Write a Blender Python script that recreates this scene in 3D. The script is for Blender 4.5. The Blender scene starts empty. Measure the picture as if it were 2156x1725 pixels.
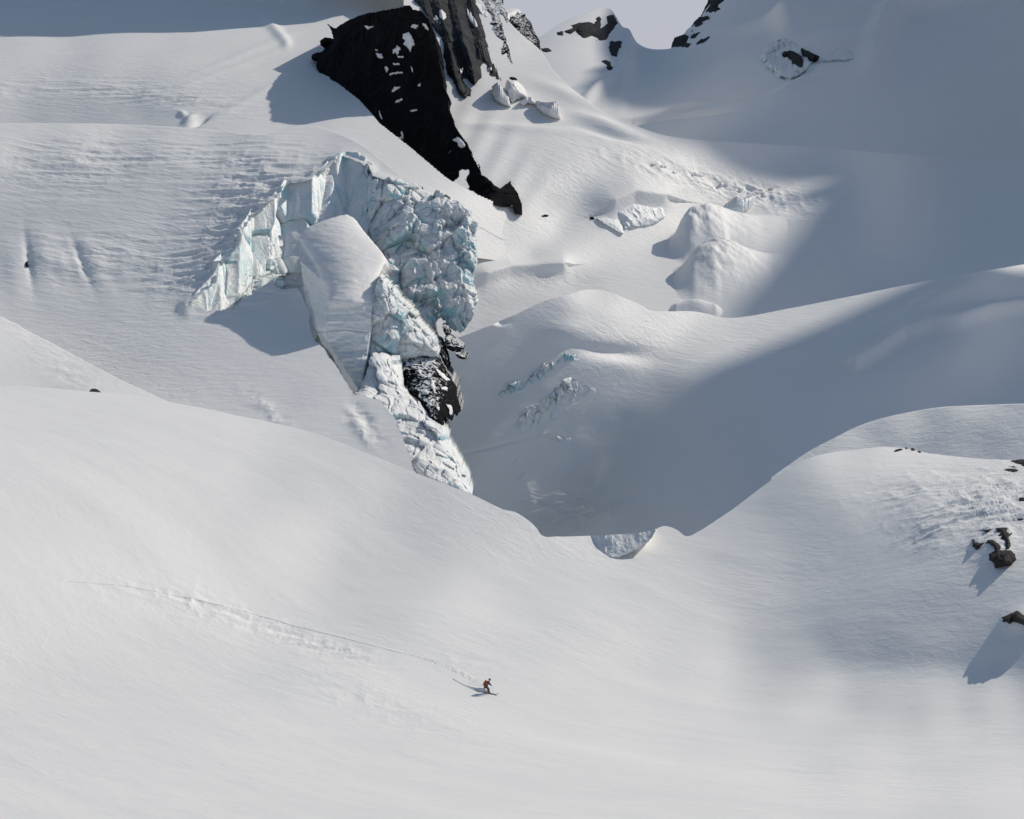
import bpy, math, numpy as np
from mathutils import Matrix, Vector
rng = np.random.default_rng(7)
SC = bpy.context.scene
COL = SC.collection

# ---------------------------------------------------------------- camera, light
FPX, CX, CY, PITCH = 4669.0, 1078.0, 862.5, math.radians(5.0)   # photo measured on a 2156 x 1725 grid
cam_d = bpy.data.cameras.new("camera"); cam = bpy.data.objects.new("camera", cam_d); COL.objects.link(cam)
cam_d.sensor_width = 36.0; cam_d.lens = 36.0 * FPX / 2156.0
cam_d.clip_start = 1.0; cam_d.clip_end = 20000.0
cam.location = (0, 0, 0); cam.rotation_euler = (math.radians(90) - PITCH, 0, 0)
SC.camera = cam
SUN_AZ, SUN_EL = math.radians(50.0), math.radians(36.0)          # azimuth to the right of the view direction
S = np.array([math.cos(SUN_EL)*math.sin(SUN_AZ), math.cos(SUN_EL)*math.cos(SUN_AZ), math.sin(SUN_EL)])
world = bpy.data.worlds.new("World"); SC.world = world; world.use_nodes = True
wn = world.node_tree.nodes; wl = world.node_tree.links
sky = wn.new('ShaderNodeTexSky'); sky.sky_type = 'NISHITA'; sky.sun_disc = False
sky.sun_elevation = SUN_EL; sky.sun_rotation = SUN_AZ
sky.altitude = 1500.0; sky.air_density = 1.0; sky.dust_density = 3.2; sky.ozone_density = 1.2
bg = wn['Background']; bg.inputs['Strength'].default_value = 0.092
hsv = wn.new('ShaderNodeHueSaturation'); hsv.inputs['Hue'].default_value = 0.490; hsv.inputs['Saturation'].default_value = 1.0      # hue shift tints the sky slightly towards cyan
wl.new(sky.outputs['Color'], hsv.inputs['Color'])
wtc = wn.new('ShaderNodeTexCoord'); wsp = wn.new('ShaderNodeSeparateXYZ'); wl.new(wtc.outputs['Generated'], wsp.inputs[0])
wmr = wn.new('ShaderNodeMapRange'); wmr.interpolation_type = 'SMOOTHSTEP'; wl.new(wsp.outputs['Z'], wmr.inputs['Value'])            # pale veil low over the horizon
wmr.inputs['From Min'].default_value = 0.02; wmr.inputs['From Max'].default_value = 0.34; wmr.inputs['To Min'].default_value = 0.85; wmr.inputs['To Max'].default_value = 0.0
wmx = wn.new('ShaderNodeMix'); wmx.data_type = 'RGBA'; wl.new(wmr.outputs['Result'], wmx.inputs['Factor']); wl.new(hsv.outputs['Color'], wmx.inputs['A']); wmx.inputs['B'].default_value = (5.6, 5.45, 6.2, 1)
wl.new(wmx.outputs['Result'], bg.inputs['Color'])
sun_d = bpy.data.lights.new("sun", 'SUN'); sun_d.energy = 3.3; sun_d.angle = math.radians(0.53); sun_d.color = (1.0, 0.922, 0.808)
sun = bpy.data.objects.new("sun", sun_d); COL.objects.link(sun)
sun.rotation_euler = Vector(S).to_track_quat('Z', 'Y').to_euler()
SC.view_settings.view_transform = 'Standard'; SC.view_settings.look = 'None'
SC.view_settings.gamma = 1.0; SC.view_settings.exposure = -0.07; SC.view_settings.use_curve_mapping = False
SC.cycles.max_bounces = 6; SC.cycles.diffuse_bounces = 4

# ---------------------------------------------------------------- geometry helpers
cp, sp = math.cos(PITCH), math.sin(PITCH)
def cam2world(X, Z, y):           # ray slopes X, Z (camera frame) at depth y
    x = y*X; z = y*Z
    return np.stack([x, y*cp + z*sp, -y*sp + z*cp], -1)
def pt(u, v, y):
    u = np.asarray(u, float); v = np.asarray(v, float); y = np.asarray(y, float)
    return cam2world((u-CX)/FPX, (CY-v)/FPX, y)
def pix(P):
    P = np.asarray(P, float)
    yc = P[..., 1]*cp - P[..., 2]*sp; zc = P[..., 1]*sp + P[..., 2]*cp
    return CX + FPX*P[..., 0]/yc, CY - FPX*zc/yc, yc
S_CAM = np.array([S[0], S[1]*cp - S[2]*sp, S[1]*sp + S[2]*cp])

def _hash(ix, iy, iz, seed):
    h = (ix.astype(np.int64)*374761393 + iy.astype(np.int64)*668265263 + iz.astype(np.int64)*2147483647 + seed*974711) & 0xffffffff
    h = ((h ^ (h >> 13)) * 1274126177) & 0xffffffff
    h = ((h ^ (h >> 16)) * 2246822519) & 0xffffffff
    return ((h ^ (h >> 15)) & 0xffffff) / float(0xffffff)*2 - 1
def vnoise(x, y, z, seed=0):
    x = np.asarray(x, float); y = np.asarray(y, float)+0*x; z = np.asarray(z, float)+0*x
    fx, fy, fz = np.floor(x), np.floor(y), np.floor(z)
    ix, iy, iz = fx.astype(np.int64), fy.astype(np.int64), fz.astype(np.int64)
    tx, ty, tz = x-fx, y-fy, z-fz
    tx = tx*tx*tx*(tx*(tx*6-15)+10); ty = ty*ty*ty*(ty*(ty*6-15)+10); tz = tz*tz*tz*(tz*(tz*6-15)+10)
    r = 0
    for a in (0, 1):
        for b in (0, 1):
            for c in (0, 1):
                w = (tx if a else 1-tx)*(ty if b else 1-ty)*(tz if c else 1-tz)
                r = r + w*_hash(ix+a, iy+b, iz+c, seed)
    return r
def fbm(x, y, z=0.0, octaves=4, seed=0, gain=0.5, ridged=False):
    r = 0; a = 1.0; f = 1.0; t = 0
    for o in range(octaves):
        n = vnoise(np.asarray(x)*f, np.asarray(y)*f, np.asarray(z)*f, seed+o*17)
        if ridged: n = 1-2*np.abs(n)
        r = r + a*n; t += a; a *= gain; f *= 2.03
    return r/t
def cells(x, y, z, seed=0):                              # broken blocks: (distance to the crack, random value, tilt) of the cell a point lies in
    p = np.stack(np.broadcast_arrays(x, y, z), -1).astype(float); f = np.floor(p); d1 = np.full(p.shape[:-1], 9.0); d2 = d1.copy(); val = np.zeros(d1.shape); off = np.zeros(p.shape)
    for a in (-1, 0, 1):
        for b in (-1, 0, 1):
            for c in (-1, 0, 1):
                i = (f+[a, b, c]).astype(np.int64); h = [_hash(i[..., 0], i[..., 1], i[..., 2], seed+k) for k in range(4)]
                q = i+.5+.42*np.stack(h[:3], -1)-p; d = np.sqrt((q*q).sum(-1)); m = d < d1
                d2 = np.where(m, d1, np.minimum(d2, d)); d1 = np.where(m, d, d1); val = np.where(m, h[3], val); off = np.where(m[..., None], q, off)
    return d2-d1, val, off
def broken(x, y, z, s, seed, tilt=.8, crack=.5):         # block-faulted height field with open cracks
    k = 1.0/s; w = .35*fbm(x*k*.8, y*k*.8, z*k*.8, 3, seed+40)
    g, v, o = cells(x*k+w, y*k*.7+w, z*k*.8-w, seed); t = np.sin(v*37.0), np.sin(v*91.0)
    return v+tilt*(o[..., 0]*t[0]+o[..., 2]*t[1])*1.6-crack*np.exp(-(g/.10)**2)
def smooth(a, b, x):
    t = np.clip((x-a)/(b-a), 0, 1); return t*t*(3-2*t)
def inside(poly, u, v):
    poly = np.asarray(poly, float); r = np.zeros(np.shape(u), bool)
    x2, y2 = poly[-1]
    for x1, y1 in poly:
        c = ((y1 > v) != (y2 > v)); d = (y2-y1) if y2 != y1 else 1e-9
        r ^= c & (u < (x2-x1)*(v-y1)/d + x1); x2, y2 = x1, y1
    return r
def edge_dist(poly, u, v, closed=True):
    poly = np.asarray(poly, float); r = np.full(np.shape(u), 1e9)
    n = len(poly)
    for i in range(n if closed else n-1):
        a = poly[i]; b = poly[(i+1) % n]; d = b-a; L = max((d*d).sum(), 1e-9)
        t = np.clip(((u-a[0])*d[0] + (v-a[1])*d[1])/L, 0, 1)
        r = np.minimum(r, (u-a[0]-t*d[0])**2 + (v-a[1]-t*d[1])**2)
    return np.sqrt(r)
def rough_poly(poly, amp, step, seed=0, closed=True):     # fractal wobble on an outline
    poly = np.asarray(poly, float); out = []; s = 0.0; n = len(poly)
    for i in range(n if closed else n-1):
        a = poly[i]; b = poly[(i+1) % n]; L = np.hypot(*(b-a)); k = max(1, int(L/step))
        for j in range(k):
            p = a+(b-a)*j/k; s += L/k
            o = np.array([float(fbm(p[0]/step/2.5, p[1]/step/2.5, 3.1, 3, seed)), float(fbm(p[0]/step/2.5, p[1]/step/2.5, 9.7, 3, seed+5))])
            out.append(p+o*amp)
    return np.array(out)
def curve(pts):                                           # smooth function through knots (monotone-ish hermite)
    pts = np.asarray(pts, float); xs, ys = pts[:, 0], pts[:, 1]
    d = np.diff(ys)/np.diff(xs); m = np.concatenate([[d[0]], (d[1:]+d[:-1])/2, [d[-1]]])
    def f(x):
        x = np.clip(np.asarray(x, float), xs[0], xs[-1])
        i = np.clip(np.searchsorted(xs, x)-1, 0, len(xs)-2); h = xs[i+1]-xs[i]; t = (x-xs[i])/h
        return ys[i]*(1+2*t)*(1-t)**2 + m[i]*h*t*(1-t)**2 + ys[i+1]*t*t*(3-2*t) + m[i+1]*h*t*t*(t-1)
    return f

def link_mesh(name, verts, faces, mat, parent=None, smooth_shade=True, attrs=None):
    """verts (n,3); faces (m,3|4) int array, or a list of such arrays"""
    me = bpy.data.meshes.new(name)
    fl = faces if isinstance(faces, list) else [faces]
    fl = [np.asarray(f, np.int32) for f in fl if len(f)]
    verts = np.asarray(verts, np.float32)
    me.vertices.add(len(verts)); me.vertices.foreach_set('co', verts.ravel())
    loops = np.concatenate([f.ravel() for f in fl]); cnt = np.concatenate([np.full(len(f), f.shape[1], np.int32) for f in fl])
    me.loops.add(len(loops)); me.loops.foreach_set('vertex_index', loops)
    me.polygons.add(len(cnt)); st = np.concatenate([[0], np.cumsum(cnt)[:-1]]).astype(np.int32)
    me.polygons.foreach_set('loop_start', st)
    me.polygons.foreach_set('use_smooth', np.full(len(cnt), smooth_shade))
    for k, a in (attrs or {}).items():
        at = me.attributes.new(k, 'FLOAT', 'POINT'); at.data.foreach_set('value', np.asarray(a, np.float32).ravel())
    me.update(calc_edges=True); me.validate()
    if mat: me.materials.append(mat)
    ob = bpy.data.objects.new(name, me); COL.objects.link(ob)
    if parent: ob.parent = parent
    return ob
def tag(o, label=None, cat=None, group=None, kind=None):
    if label: o['label'] = label
    if cat: o['category'] = cat
    if group: o['group'] = group
    if kind: o['kind'] = kind
    return o
def grid_faces(nr, nc, mask=None, flip=False):
    i = np.arange((nr-1)*(nc-1)); r, c = i//(nc-1), i % (nc-1); a = r*nc+c
    f = np.stack([a, a+nc, a+nc+1, a+1], 1)
    if flip: f = f[:, ::-1]
    if mask is not None: f = f[mask.ravel()]
    return f

# ---------------------------------------------------------------- sheets of terrain solved from depths and slopes
def lin(d):
    d = np.asarray(d, float)/255.0
    return np.where(d <= .04045, d/12.92, ((d+.055)/1.055)**2.4)
def _bs(x, n):
    i = np.clip(np.floor(x).astype(int), 0, n-4); t = x-i
    w = np.stack([(1-t)**3/6, (3*t**3-6*t*t+4)/6, (-3*t**3+3*t*t+3*t+1)/6, t**3/6], -1)
    d = np.stack([-(1-t)**2/2, (9*t*t-12*t)/6, (-9*t*t+6*t+3)/6, t*t/2], -1)
    return i, w, d
def _bmat(x, n):
    i, w, d = _bs(np.asarray(x, float), n); B = np.zeros((len(i), n)); D = np.zeros((len(i), n)); r = np.arange(len(i))
    for k in range(4): B[r, i+k] += w[:, k]; D[r, i+k] += d[:, k]
    return B, D
class Sheet:
    """a sheet of terrain: inverse depth along each line of sight as a bicubic spline (a plane is then exactly linear)"""
    def __init__(s, u0, v0, h, nu, nv, scale, base, step, numbers):
        s.u0, s.v0, s.h, s.nu, s.nv, s.scale = u0, v0, h, nu, nv, scale
        s.c = (base + step*np.array(numbers, float)).reshape(nv, nu)
    def depth(s, u, v):
        u = np.asarray(u, float); v = np.asarray(v, float); sh = np.broadcast(u, v).shape
        u = np.broadcast_to(u, sh).ravel(); v = np.broadcast_to(v, sh).ravel()
        i, w, _ = _bs((u-s.u0)/s.h, s.nu); j, q, _ = _bs((v-s.v0)/s.h, s.nv); r = np.zeros(len(u))
        for a in range(4):
            for b in range(4): r += q[:, a]*w[:, b]*s.c[j+a, i+b]
        return s.scale/np.clip(r, .08, 20).reshape(sh)
    def at(s, u, v, off=0.0): return pt(u, v, s.depth(u, v)+off)

def sheet_mesh(name, sh, top, bot, us, nrows, mat, disp=None, cuts=(), curl=None, curl_to=1e9, power=1.0, depth_mod=None, rough=None):
    us = np.asarray(us, float); vt = top(us) if callable(top) else np.full(len(us), float(top)); vb = bot(us) if callable(bot) else np.full(len(us), float(bot))
    t = np.linspace(0, 1, nrows)**power
    V = vt[None, :]+(vb-vt)[None, :]*t[:, None]; U = np.broadcast_to(us, V.shape)
    y = sh.depth(U, V)
    if depth_mod is not None: y = depth_mod(U, V, y)
    P = pt(U, V, y)
    if disp is not None:
        n = np.cross(np.gradient(P, axis=1), -np.gradient(P, axis=0)); n /= np.linalg.norm(n, axis=-1, keepdims=True)+1e-12
        n = np.where(n[..., 2:3] < 0, -n, n)
        P = P + n*disp(U, V, P)[..., None]
    R = rough(U, V, P) if rough is not None else np.full(U.shape, .5)
    nr, nc = U.shape
    mask = np.ones((nr-1, nc-1), bool); uc = (U[:-1, :-1]+U[1:, 1:])/2; vc = (V[:-1, :-1]+V[1:, 1:])/2
    for poly in cuts: mask &= ~(poly(uc, vc) if callable(poly) else inside(poly, uc, vc))
    if curl is not None:
        k = np.array([[d, z] for d, z in curl])[::-1]
        C = P[0][None]+np.stack([np.zeros((len(k), nc)), np.repeat(k[:, :1], nc, 1), -np.repeat(k[:, 1:], nc, 1)], -1)
        P = np.concatenate([C, P]); mask = np.concatenate([np.repeat((us[1:] < curl_to)[None], len(k), 0), mask]); R = np.concatenate([np.repeat(R[:1], len(k), 0), R]); nr += len(k)
    ob = link_mesh(name, P.reshape(-1, 3), grid_faces(nr, nc, mask), mat, attrs={'rough': R})
    return tag(ob, kind='structure')
def spots(U, V, lst, base=0.0):                           # soft elliptical patches (u, v, ru, rv, value[, angle])
    r = np.full(np.shape(U), float(base)); w = np.zeros(np.shape(U))
    for q in lst:
        u, v, ru, rv, val = q[:5]; a = math.radians(q[5]) if len(q) > 5 else 0
        du, dv = U-u, V-v; x = du*math.cos(a)+dv*math.sin(a); z = -du*math.sin(a)+dv*math.cos(a)
        g = np.exp(-(x/ru)**2-(z/rv)**2); r = r+(val-base)*g
    return r
# ---------------------------------------------------------------- materials of the setting
def new_mat(name):
    m = bpy.data.materials.new(name); m.use_nodes = True; nt = m.node_tree; b = nt.nodes['Principled BSDF']
    return m, nt.nodes, nt.links, b
def nz(nodes, links, coord, scale, detail=4.0, mapping=None, rough=.5, dist=0.0, kind='FBM'):
    n = nodes.new('ShaderNodeTexNoise'); n.noise_type = kind; n.inputs['Scale'].default_value = scale; n.inputs['Detail'].default_value = detail
    n.inputs['Roughness'].default_value = rough; n.inputs['Distortion'].default_value = dist
    if mapping:
        mp = nodes.new('ShaderNodeMapping'); mp.vector_type = 'TEXTURE'; mp.inputs['Scale'].default_value = tuple(1/q for q in mapping[0]); mp.inputs['Rotation'].default_value = mapping[1]
        links.new(coord, mp.inputs['Vector']); links.new(mp.outputs['Vector'], n.inputs['Vector'])
    else: links.new(coord, n.inputs['Vector'])
    return n
def ramp(nodes, links, fac, stops):
    r = nodes.new('ShaderNodeValToRGB'); el = r.color_ramp.elements
    while len(el) < len(stops): el.new(.5)
    for e, (p, c) in zip(el, stops): e.position = p; e.color = (*c, 1) if len(c) == 3 else c
    links.new(fac, r.inputs['Fac']); return r
def math_node(nodes, links, op, a, b=None):
    n = nodes.new('ShaderNodeMath'); n.operation = op
    for i, x in enumerate((a, b)):
        if x is None: continue
        if isinstance(x, (int, float)): n.inputs[i].default_value = x
        else: links.new(x, n.inputs[i])
    return n.outputs[0]
def snow_material(name, ripple=1.0, way=(0, 9, -14), col=(.86, .855, .84), wave=1.0, spec=.25):
    m, N, L, b = new_mat(name)
    tc = N.new('ShaderNodeTexCoord').outputs['Object']
    at = N.new('ShaderNodeAttribute'); at.attribute_name = 'rough'
    big = nz(N, L, tc, .05, 5)
    cr = ramp(N, L, big.outputs['Fac'], [(.3, tuple(c*.985 for c in col)), (.7, tuple(min(1, c*1.01) for c in col))]); L.new(cr.outputs['Color'], b.inputs['Base Color'])
    b.inputs['Roughness'].default_value = .62; b.inputs['Specular IOR Level'].default_value = spec
    # wind ripples: short crests lying across the slope
    w1 = nz(N, L, tc, 1.0*wave, 4.5, ((.17, .55, .95), tuple(math.radians(q) for q in way)), .6, .5)
    w2 = nz(N, L, tc, 4.2*wave, 3.5, ((.16, .5, 1.0), tuple(math.radians(q*1.15) for q in way)), .6, .3)
    g = nz(N, L, tc, 9.0, 3, None, .65)
    bp1 = N.new('ShaderNodeBump'); bp1.inputs['Distance'].default_value = .42*ripple; L.new(w1.outputs['Fac'], bp1.inputs['Height']); L.new(at.outputs['Fac'], bp1.inputs['Strength'])
    bp2 = N.new('ShaderNodeBump'); bp2.inputs['Distance'].default_value = .075*ripple; L.new(w2.outputs['Fac'], bp2.inputs['Height']); L.new(at.outputs['Fac'], bp2.inputs['Strength']); L.new(bp1.outputs['Normal'], bp2.inputs['Normal'])
    bp3 = N.new('ShaderNodeBump'); bp3.inputs['Distance'].default_value = .02; bp3.inputs['Strength'].default_value = .5; L.new(g.outputs['Fac'], bp3.inputs['Height']); L.new(bp2.outputs['Normal'], bp3.inputs['Normal'])
    L.new(bp3.outputs['Normal'], b.inputs['Normal'])
    return m
M_SNOW_NEAR = snow_material('snow_near', .5, (0, 3, -44), wave=1.5)
M_SNOW = snow_material('snow', 1.0)
M_SNOW_FAR = snow_material('snow_far', .8, wave=.6)

# ---------------------------------------------------------------- foreground bowl with the round hummock at right
A_TOP = curve([(-160,810),(0,813),(100,818),(180,825),(250,830),(350,846),(430,860),(520,878),(620,900),(700,925),(780,957),(860,990),(940,1020),(1000,1043),(1060,1072),(1085,1078),(1102,1088),(1118,1100),(1130,1112),(1139,1125),(1174,1129),(1230,1128),(1295,1125),(1350,1121),(1376,1116),(1397,1108),(1412,1110),(1428,1117),(1443,1128),(1473,1117),(1500,1100),(1560,1060),(1620,1015),(1680,975),(1740,955),(1800,947),(1860,942),(1900,944),(1960,955),(2020,962),(2080,967),(2156,968),(2340,980)])
A_sh = Sheet(-200,760,60,47,22,257.0,0.5306717,1.541393e-05,[0,486,1021,1493,1717,1799,1826,1838,1877,1974,2111,2235,2317,2410,2580,2895,3377,4022,4866,5932,7118,8242,9180,9888,10382,10710,10923,11065,11168,11246,11297,11306,11248,11087,10808,10423,9937,9380,8751,8025,7211,6365,5669,5344,5413,5772,6290,5111,5555,6103,6595,6676,6635,6566,6480,6412,6409,6454,6476,6428,6393,6434,6638,7004,7481,8113,8971,9956,10842,11522,11975,12237,12370,12429,12454,12473,12499,12526,12530,12486,12341,12075,11729,11289,10814,10314,9762,9179,8570,8127,8151,8564,9183,9877,10254,10675,11249,11721,11614,11464,11313,11146,10984,10869,10788,10691,10521,10376,10303,10416,10690,11042,11475,12079,12808,13404,13796,13985,14014,13961,13875,13791,13732,13714,13724,13729,13704,13566,13304,12996,12604,12174,11757,11343,11007,10702,10599,11092,11908,12789,13648,15321,15780,16309,16508,16269,16074,15857,15646,15432,15192,14922,14675,14443,14205,14044,14085,14265,14561,14877,15220,15544,15756,15845,15793,15623,15423,15221,15045,14917,14865,14872,14911,14948,14902,14698,14417,14161,13743,13345,13043,12955,13024,13459,14526,15699,16749,17695,19904,20285,20633,20570,20267,20014,19737,19461,19159,18819,18468,18125,17843,17451,17224,17234,17329,17457,17484,17505,17524,17501,17409,17239,16998,16734,16454,16207,16026,15948,15958,16118,16340,16597,16229,16406,16011,15677,15541,15758,16078,16720,17700,18981,20111,21083,21977,23752,23949,24069,23842,23475,23122,22752,22378,21979,21552,21135,20682,20292,19876,19717,19662,19491,19353,19069,18945,18919,18835,18684,18501,18276,17965,17601,17281,17080,17019,17129,17459,18074,18739,18853,19076,19201,19486,19579,20349,20831,21912,22981,23985,24766,25516,26286,26848,26819,26677,26292,25869,25449,25020,24586,24136,23656,23160,22662,22219,21864,21577,21257,20902,20569,20289,20246,20249,20159,20031,19880,19583,19172,18739,18416,18269,18304,18571,19034,19865,20442,21055,21263,22097,23300,23954,24963,25778,26563,27260,28163,28932,29631,30347,29339,29133,28810,28323,27874,27411,26940,26456,25955,25456,24963,24451,23971,23559,23104,22557,22065,21769,21601,21575,21620,21538,21429,21143,20792,20387,20026,19854,19805,20028,20431,20991,21512,22100,22739,23493,24709,26301,27517,28114,28821,29574,30451,31630,32537,33278,34010,31390,31098,30732,30190,29685,29168,28634,28092,27549,27027,26497,25958,25443,24963,24443,23929,23463,23318,23159,23071,23094,23030,22820,22545,22333,22082,21847,21854,21948,22129,22483,22826,23152,23814,24703,26025,27498,28839,29847,30599,31551,32539,33787,34928,35718,36456,37241,33102,32748,32349,31788,31228,30670,30109,29550,29001,28455,27900,27356,26833,26351,25866,25402,25106,25028,25028,25101,25074,24717,24461,24414,24377,24275,24169,24178,24069,24049,24264,24585,25036,25977,27219,28796,30086,30951,31852,32845,33955,35310,36528,37427,38259,39148,40089,34605,34177,33726,33178,32600,32030,31468,30919,30386,29860,29364,28891,28407,27865,27531,27283,27184,27314,27545,27709,27530,27215,26937,26844,26835,26746,26543,26372,26258,26205,26154,26615,27344,28505,29939,31140,31831,32695,33838,35063,36328,37606,38427,39287,40409,41587,42757,36094,35577,35042,34498,33954,33434,32953,32511,32096,31720,31388,31086,30812,30410,30248,30238,30288,30387,30403,30362,30160,29921,29713,29561,29464,29248,28942,28574,28482,28466,28400,28853,29772,30649,32079,32625,33778,35002,35930,37187,38364,39113,40180,41427,42790,44178,45540,37823,37237,36611,36051,35667,35319,35014,34742,34499,34286,34093,33918,33768,33667,33707,33794,33728,33551,33307,33059,32904,32720,32532,32311,31980,31630,31391,31214,31160,31101,30833,31189,32188,33185,33356,34302,35523,36495,37366,38643,39328,40996,42422,44073,45629,47165,48669,40022,39466,38901,38443,38221,38037,37871,37721,37583,37462,37345,37248,37155,37143,37084,36984,36767,36534,36317,36110,35903,35697,35460,35192,34921,34718,34509,34380,34401,34516,34584,35257,36158,36433,36827,38448,39465,40703,40983,42181,42302,43927,45512,47297,49023,50692,52304,42767,42305,41875,41565,41441,41351,41241,41126,41014,40919,40840,40775,40699,40574,40353,40124,39922,39773,39635,39517,39357,39185,39009,38854,38769,38743,38678,38612,38658,38909,39240,39684,40136,40500,41361,42166,42920,44001,44474,45453,46534,47858,49419,51299,53157,54907,56565,46019,45654,45329,45105,45010,44950,44854,44753,44657,44564,44500,44411,44275,44109,43960,43842,43739,43669,43643,43628,43599,43618,43676,43754,43860,43981,44118,44269,44464,44834,45175,45381,45689,46582,47770,48327,48703,49712,50719,51792,52499,53225,54472,56344,58200,59909,61519,49702,49413,49151,48945,48811,48740,48679,48624,48591,48557,48540,48456,48344,48310,48316,48369,48419,48480,48596,48744,48933,49178,49460,49772,50089,50391,50706,51055,51418,51875,52272,52695,53084,53700,54571,55165,55745,56681,57944,58973,59619,60296,61210,62661,64189,65677,67132,53736,53512,53297,53105,52955,52885,52892,52917,52959,53014,53078,53163,53255,53377,53528,53701,53887,54135,54588,55001,55382,55803,56266,56758,57212,57639,58060,58492,58929,59405,59858,60327,60668,61057,61663,62308,63032,63998,65169,66084,66855,67628,68486,69578,70759,71995,73260,58041,57880,57720,57569,57465,57457,57547,57650,57769,57903,58093,58447,58838,59124,59376,59659,59983,60509,61369,62156,62755,63330,63965,64521,64915,65320,65751,66172,66564,66938,67317,67692,68014,68375,68850,69484,70257,71177,72196,73114,73965,74797,75654,76574,77559,78619,79727,62530,62430,62332,62237,62208,62286,62463,62655,62854,63092,63456,64014,64637,65157,65573,66003,66544,67368,68499,69635,70586,71438,72284,72786,72983,73220,73545,73877,74167,74419,74687,74987,75307,75669,76105,76695,77438,78293,79209,80111,80991,81844,82686,83541,84437,85394,86396,67115,67060,67015,66990,67038,67191,67436,67723,68044,68436,68971,69671,70445,71171,71827,72504,73323,74403,75727,77100,78355,79469,80418,80928,81091,81215,81392,81592,81772,81933,82115,82344,82624,82963,83384,83937,84625,85416,86269,87138,88003,88845,89666,90489,91340,92238,93173,71743,71722,71724,71769,71892,72117,72435,72821,73274,73824,74518,75358,76279,77198,78097,79043,80139,81460,82978,84553,86033,87323,88330,88900,89111,89185,89250,89323,89395,89469,89575,89736,89964,90267,90663,91177,91813,92548,93348,94178,95012,95831,96631,97430,98249,99107,99999])
def spotdisp(lst, sc, seed, st=(1, 1, 1)):
    return lambda U, V, P: spots(U, V, lst)*fbm(P[..., 0]*sc*st[0], P[..., 1]*sc*st[1], P[..., 2]*sc*st[2], 4, seed)
def A_bump(U, V): return spots(U, V, [(2092,1150,42,46,2.6,20),(2150,1302,40,28,1.8,0)])
class Raised:
    def __init__(s, sh, f): s.sh, s.f = sh, f
    def depth(s, u, v): return s.sh.depth(u, v)-s.f(np.asarray(u, float), np.asarray(v, float))
A_up = Raised(A_sh, A_bump)
SCOOP = np.array([(1200,1000),(1234,1100),(1243,1128),(1252,1143),(1263,1157),(1275,1168),(1288,1174),(1302,1174),(1318,1168),(1338,1157),(1358,1145),(1370,1134),(1380,1118),(1384,1100)], float)
def A_mod(U, V, y):                                       # wind scoops in the dip: upright walls under the lip and the drift
    vb = np.interp(U, SCOOP[:, 0], SCOOP[:, 1], left=0, right=0)
    y = y-A_bump(U, V); y = np.where((U > 1370) & (U < 1450), np.minimum(y, float(A_sh.depth(1410., 1130.))+8), y)
    yb = A_sh.depth(U, np.maximum(vb, V)); y0 = float(A_sh.depth(1294., 1179.)); y1 = float(A_sh.depth(1079., 1107.))
    k = smooth(1270, 1320, U); yw = yb*(1-k)+k*(y0+.33*(yb-y0)); yw = np.where(U < 1150, y1+.3*(yb-y1), yw)
    return np.where((V < vb) & (vb > 1062), yw+.085*(vb-V)+.25*fbm(U*.06, V*.06, 0, 3, 14)*np.minimum(1, (vb-V)/8), y)
def A_disp(U, V, P):
    d = .10*fbm(P[..., 0]*.05, P[..., 1]*.09, 0, 4, 3)
    # wind-carved scallops on the left and rough crust round the hummock's top
    d = d + spots(U, V, [(560,1320,150,22,.17,17),(700,1365,130,18,.14,15),(400,1275,120,22,.09,17),(1000,1400,90,18,.08,15),(800,1480,220,40,.08,18),(300,1250,200,40,.06,12)])*fbm(P[..., 0]*.35, P[..., 1]*.5, 0, 4, 5, ridged=True)
    d = d + spots(U, V, [(2000,1040,170,60,.32),(2110,1090,90,80,.4),(1950,1130,80,40,.22)])*fbm(P[..., 0]*.28, P[..., 1]*.45, P[..., 2]*.4, 4, 6, ridged=True)
    d = d + spots(U, V, [(560,1318,90,8,-.14,17),(735,1370,60,8,-.16,14)])*smooth(-.2, .3, vnoise(U*.02, V*.02, 0, 8))
    # long low drifts
    d = d + .16*fbm((P[..., 0]*.63-P[..., 1]*.78)*.012, (P[..., 1]*.63+P[..., 0]*.78)*.075, 0, 4, 12)
    return d
def A_rough(U, V, P):
    r = spots(U, V, [(560,1330,330,60,.6,16),(800,1480,330,50,.55,18),(1500,1250,300,120,.5),(1200,1160,200,40,.65),(2050,1080,170,120,1.0),(1850,1280,260,90,.85),(1700,1100,150,120,.5),(1050,1080,80,30,.6),(1900,1420,300,60,.7)], .32)
    return r*(.75+.5*vnoise(P[..., 0]*.03, P[..., 1]*.05, 0, 31))
sheet_mesh('snow_slope', A_sh, A_TOP, 1830, np.unique(np.concatenate([np.arange(-150, 2321, 2.2), np.arange(1050, 1460, 1.1)])), 430, M_SNOW_NEAR, A_disp, depth_mod=A_mod, curl=[(3, .8), (10, 4), (30, 16), (70, 45)], power=1.25, rough=A_rough)

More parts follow.
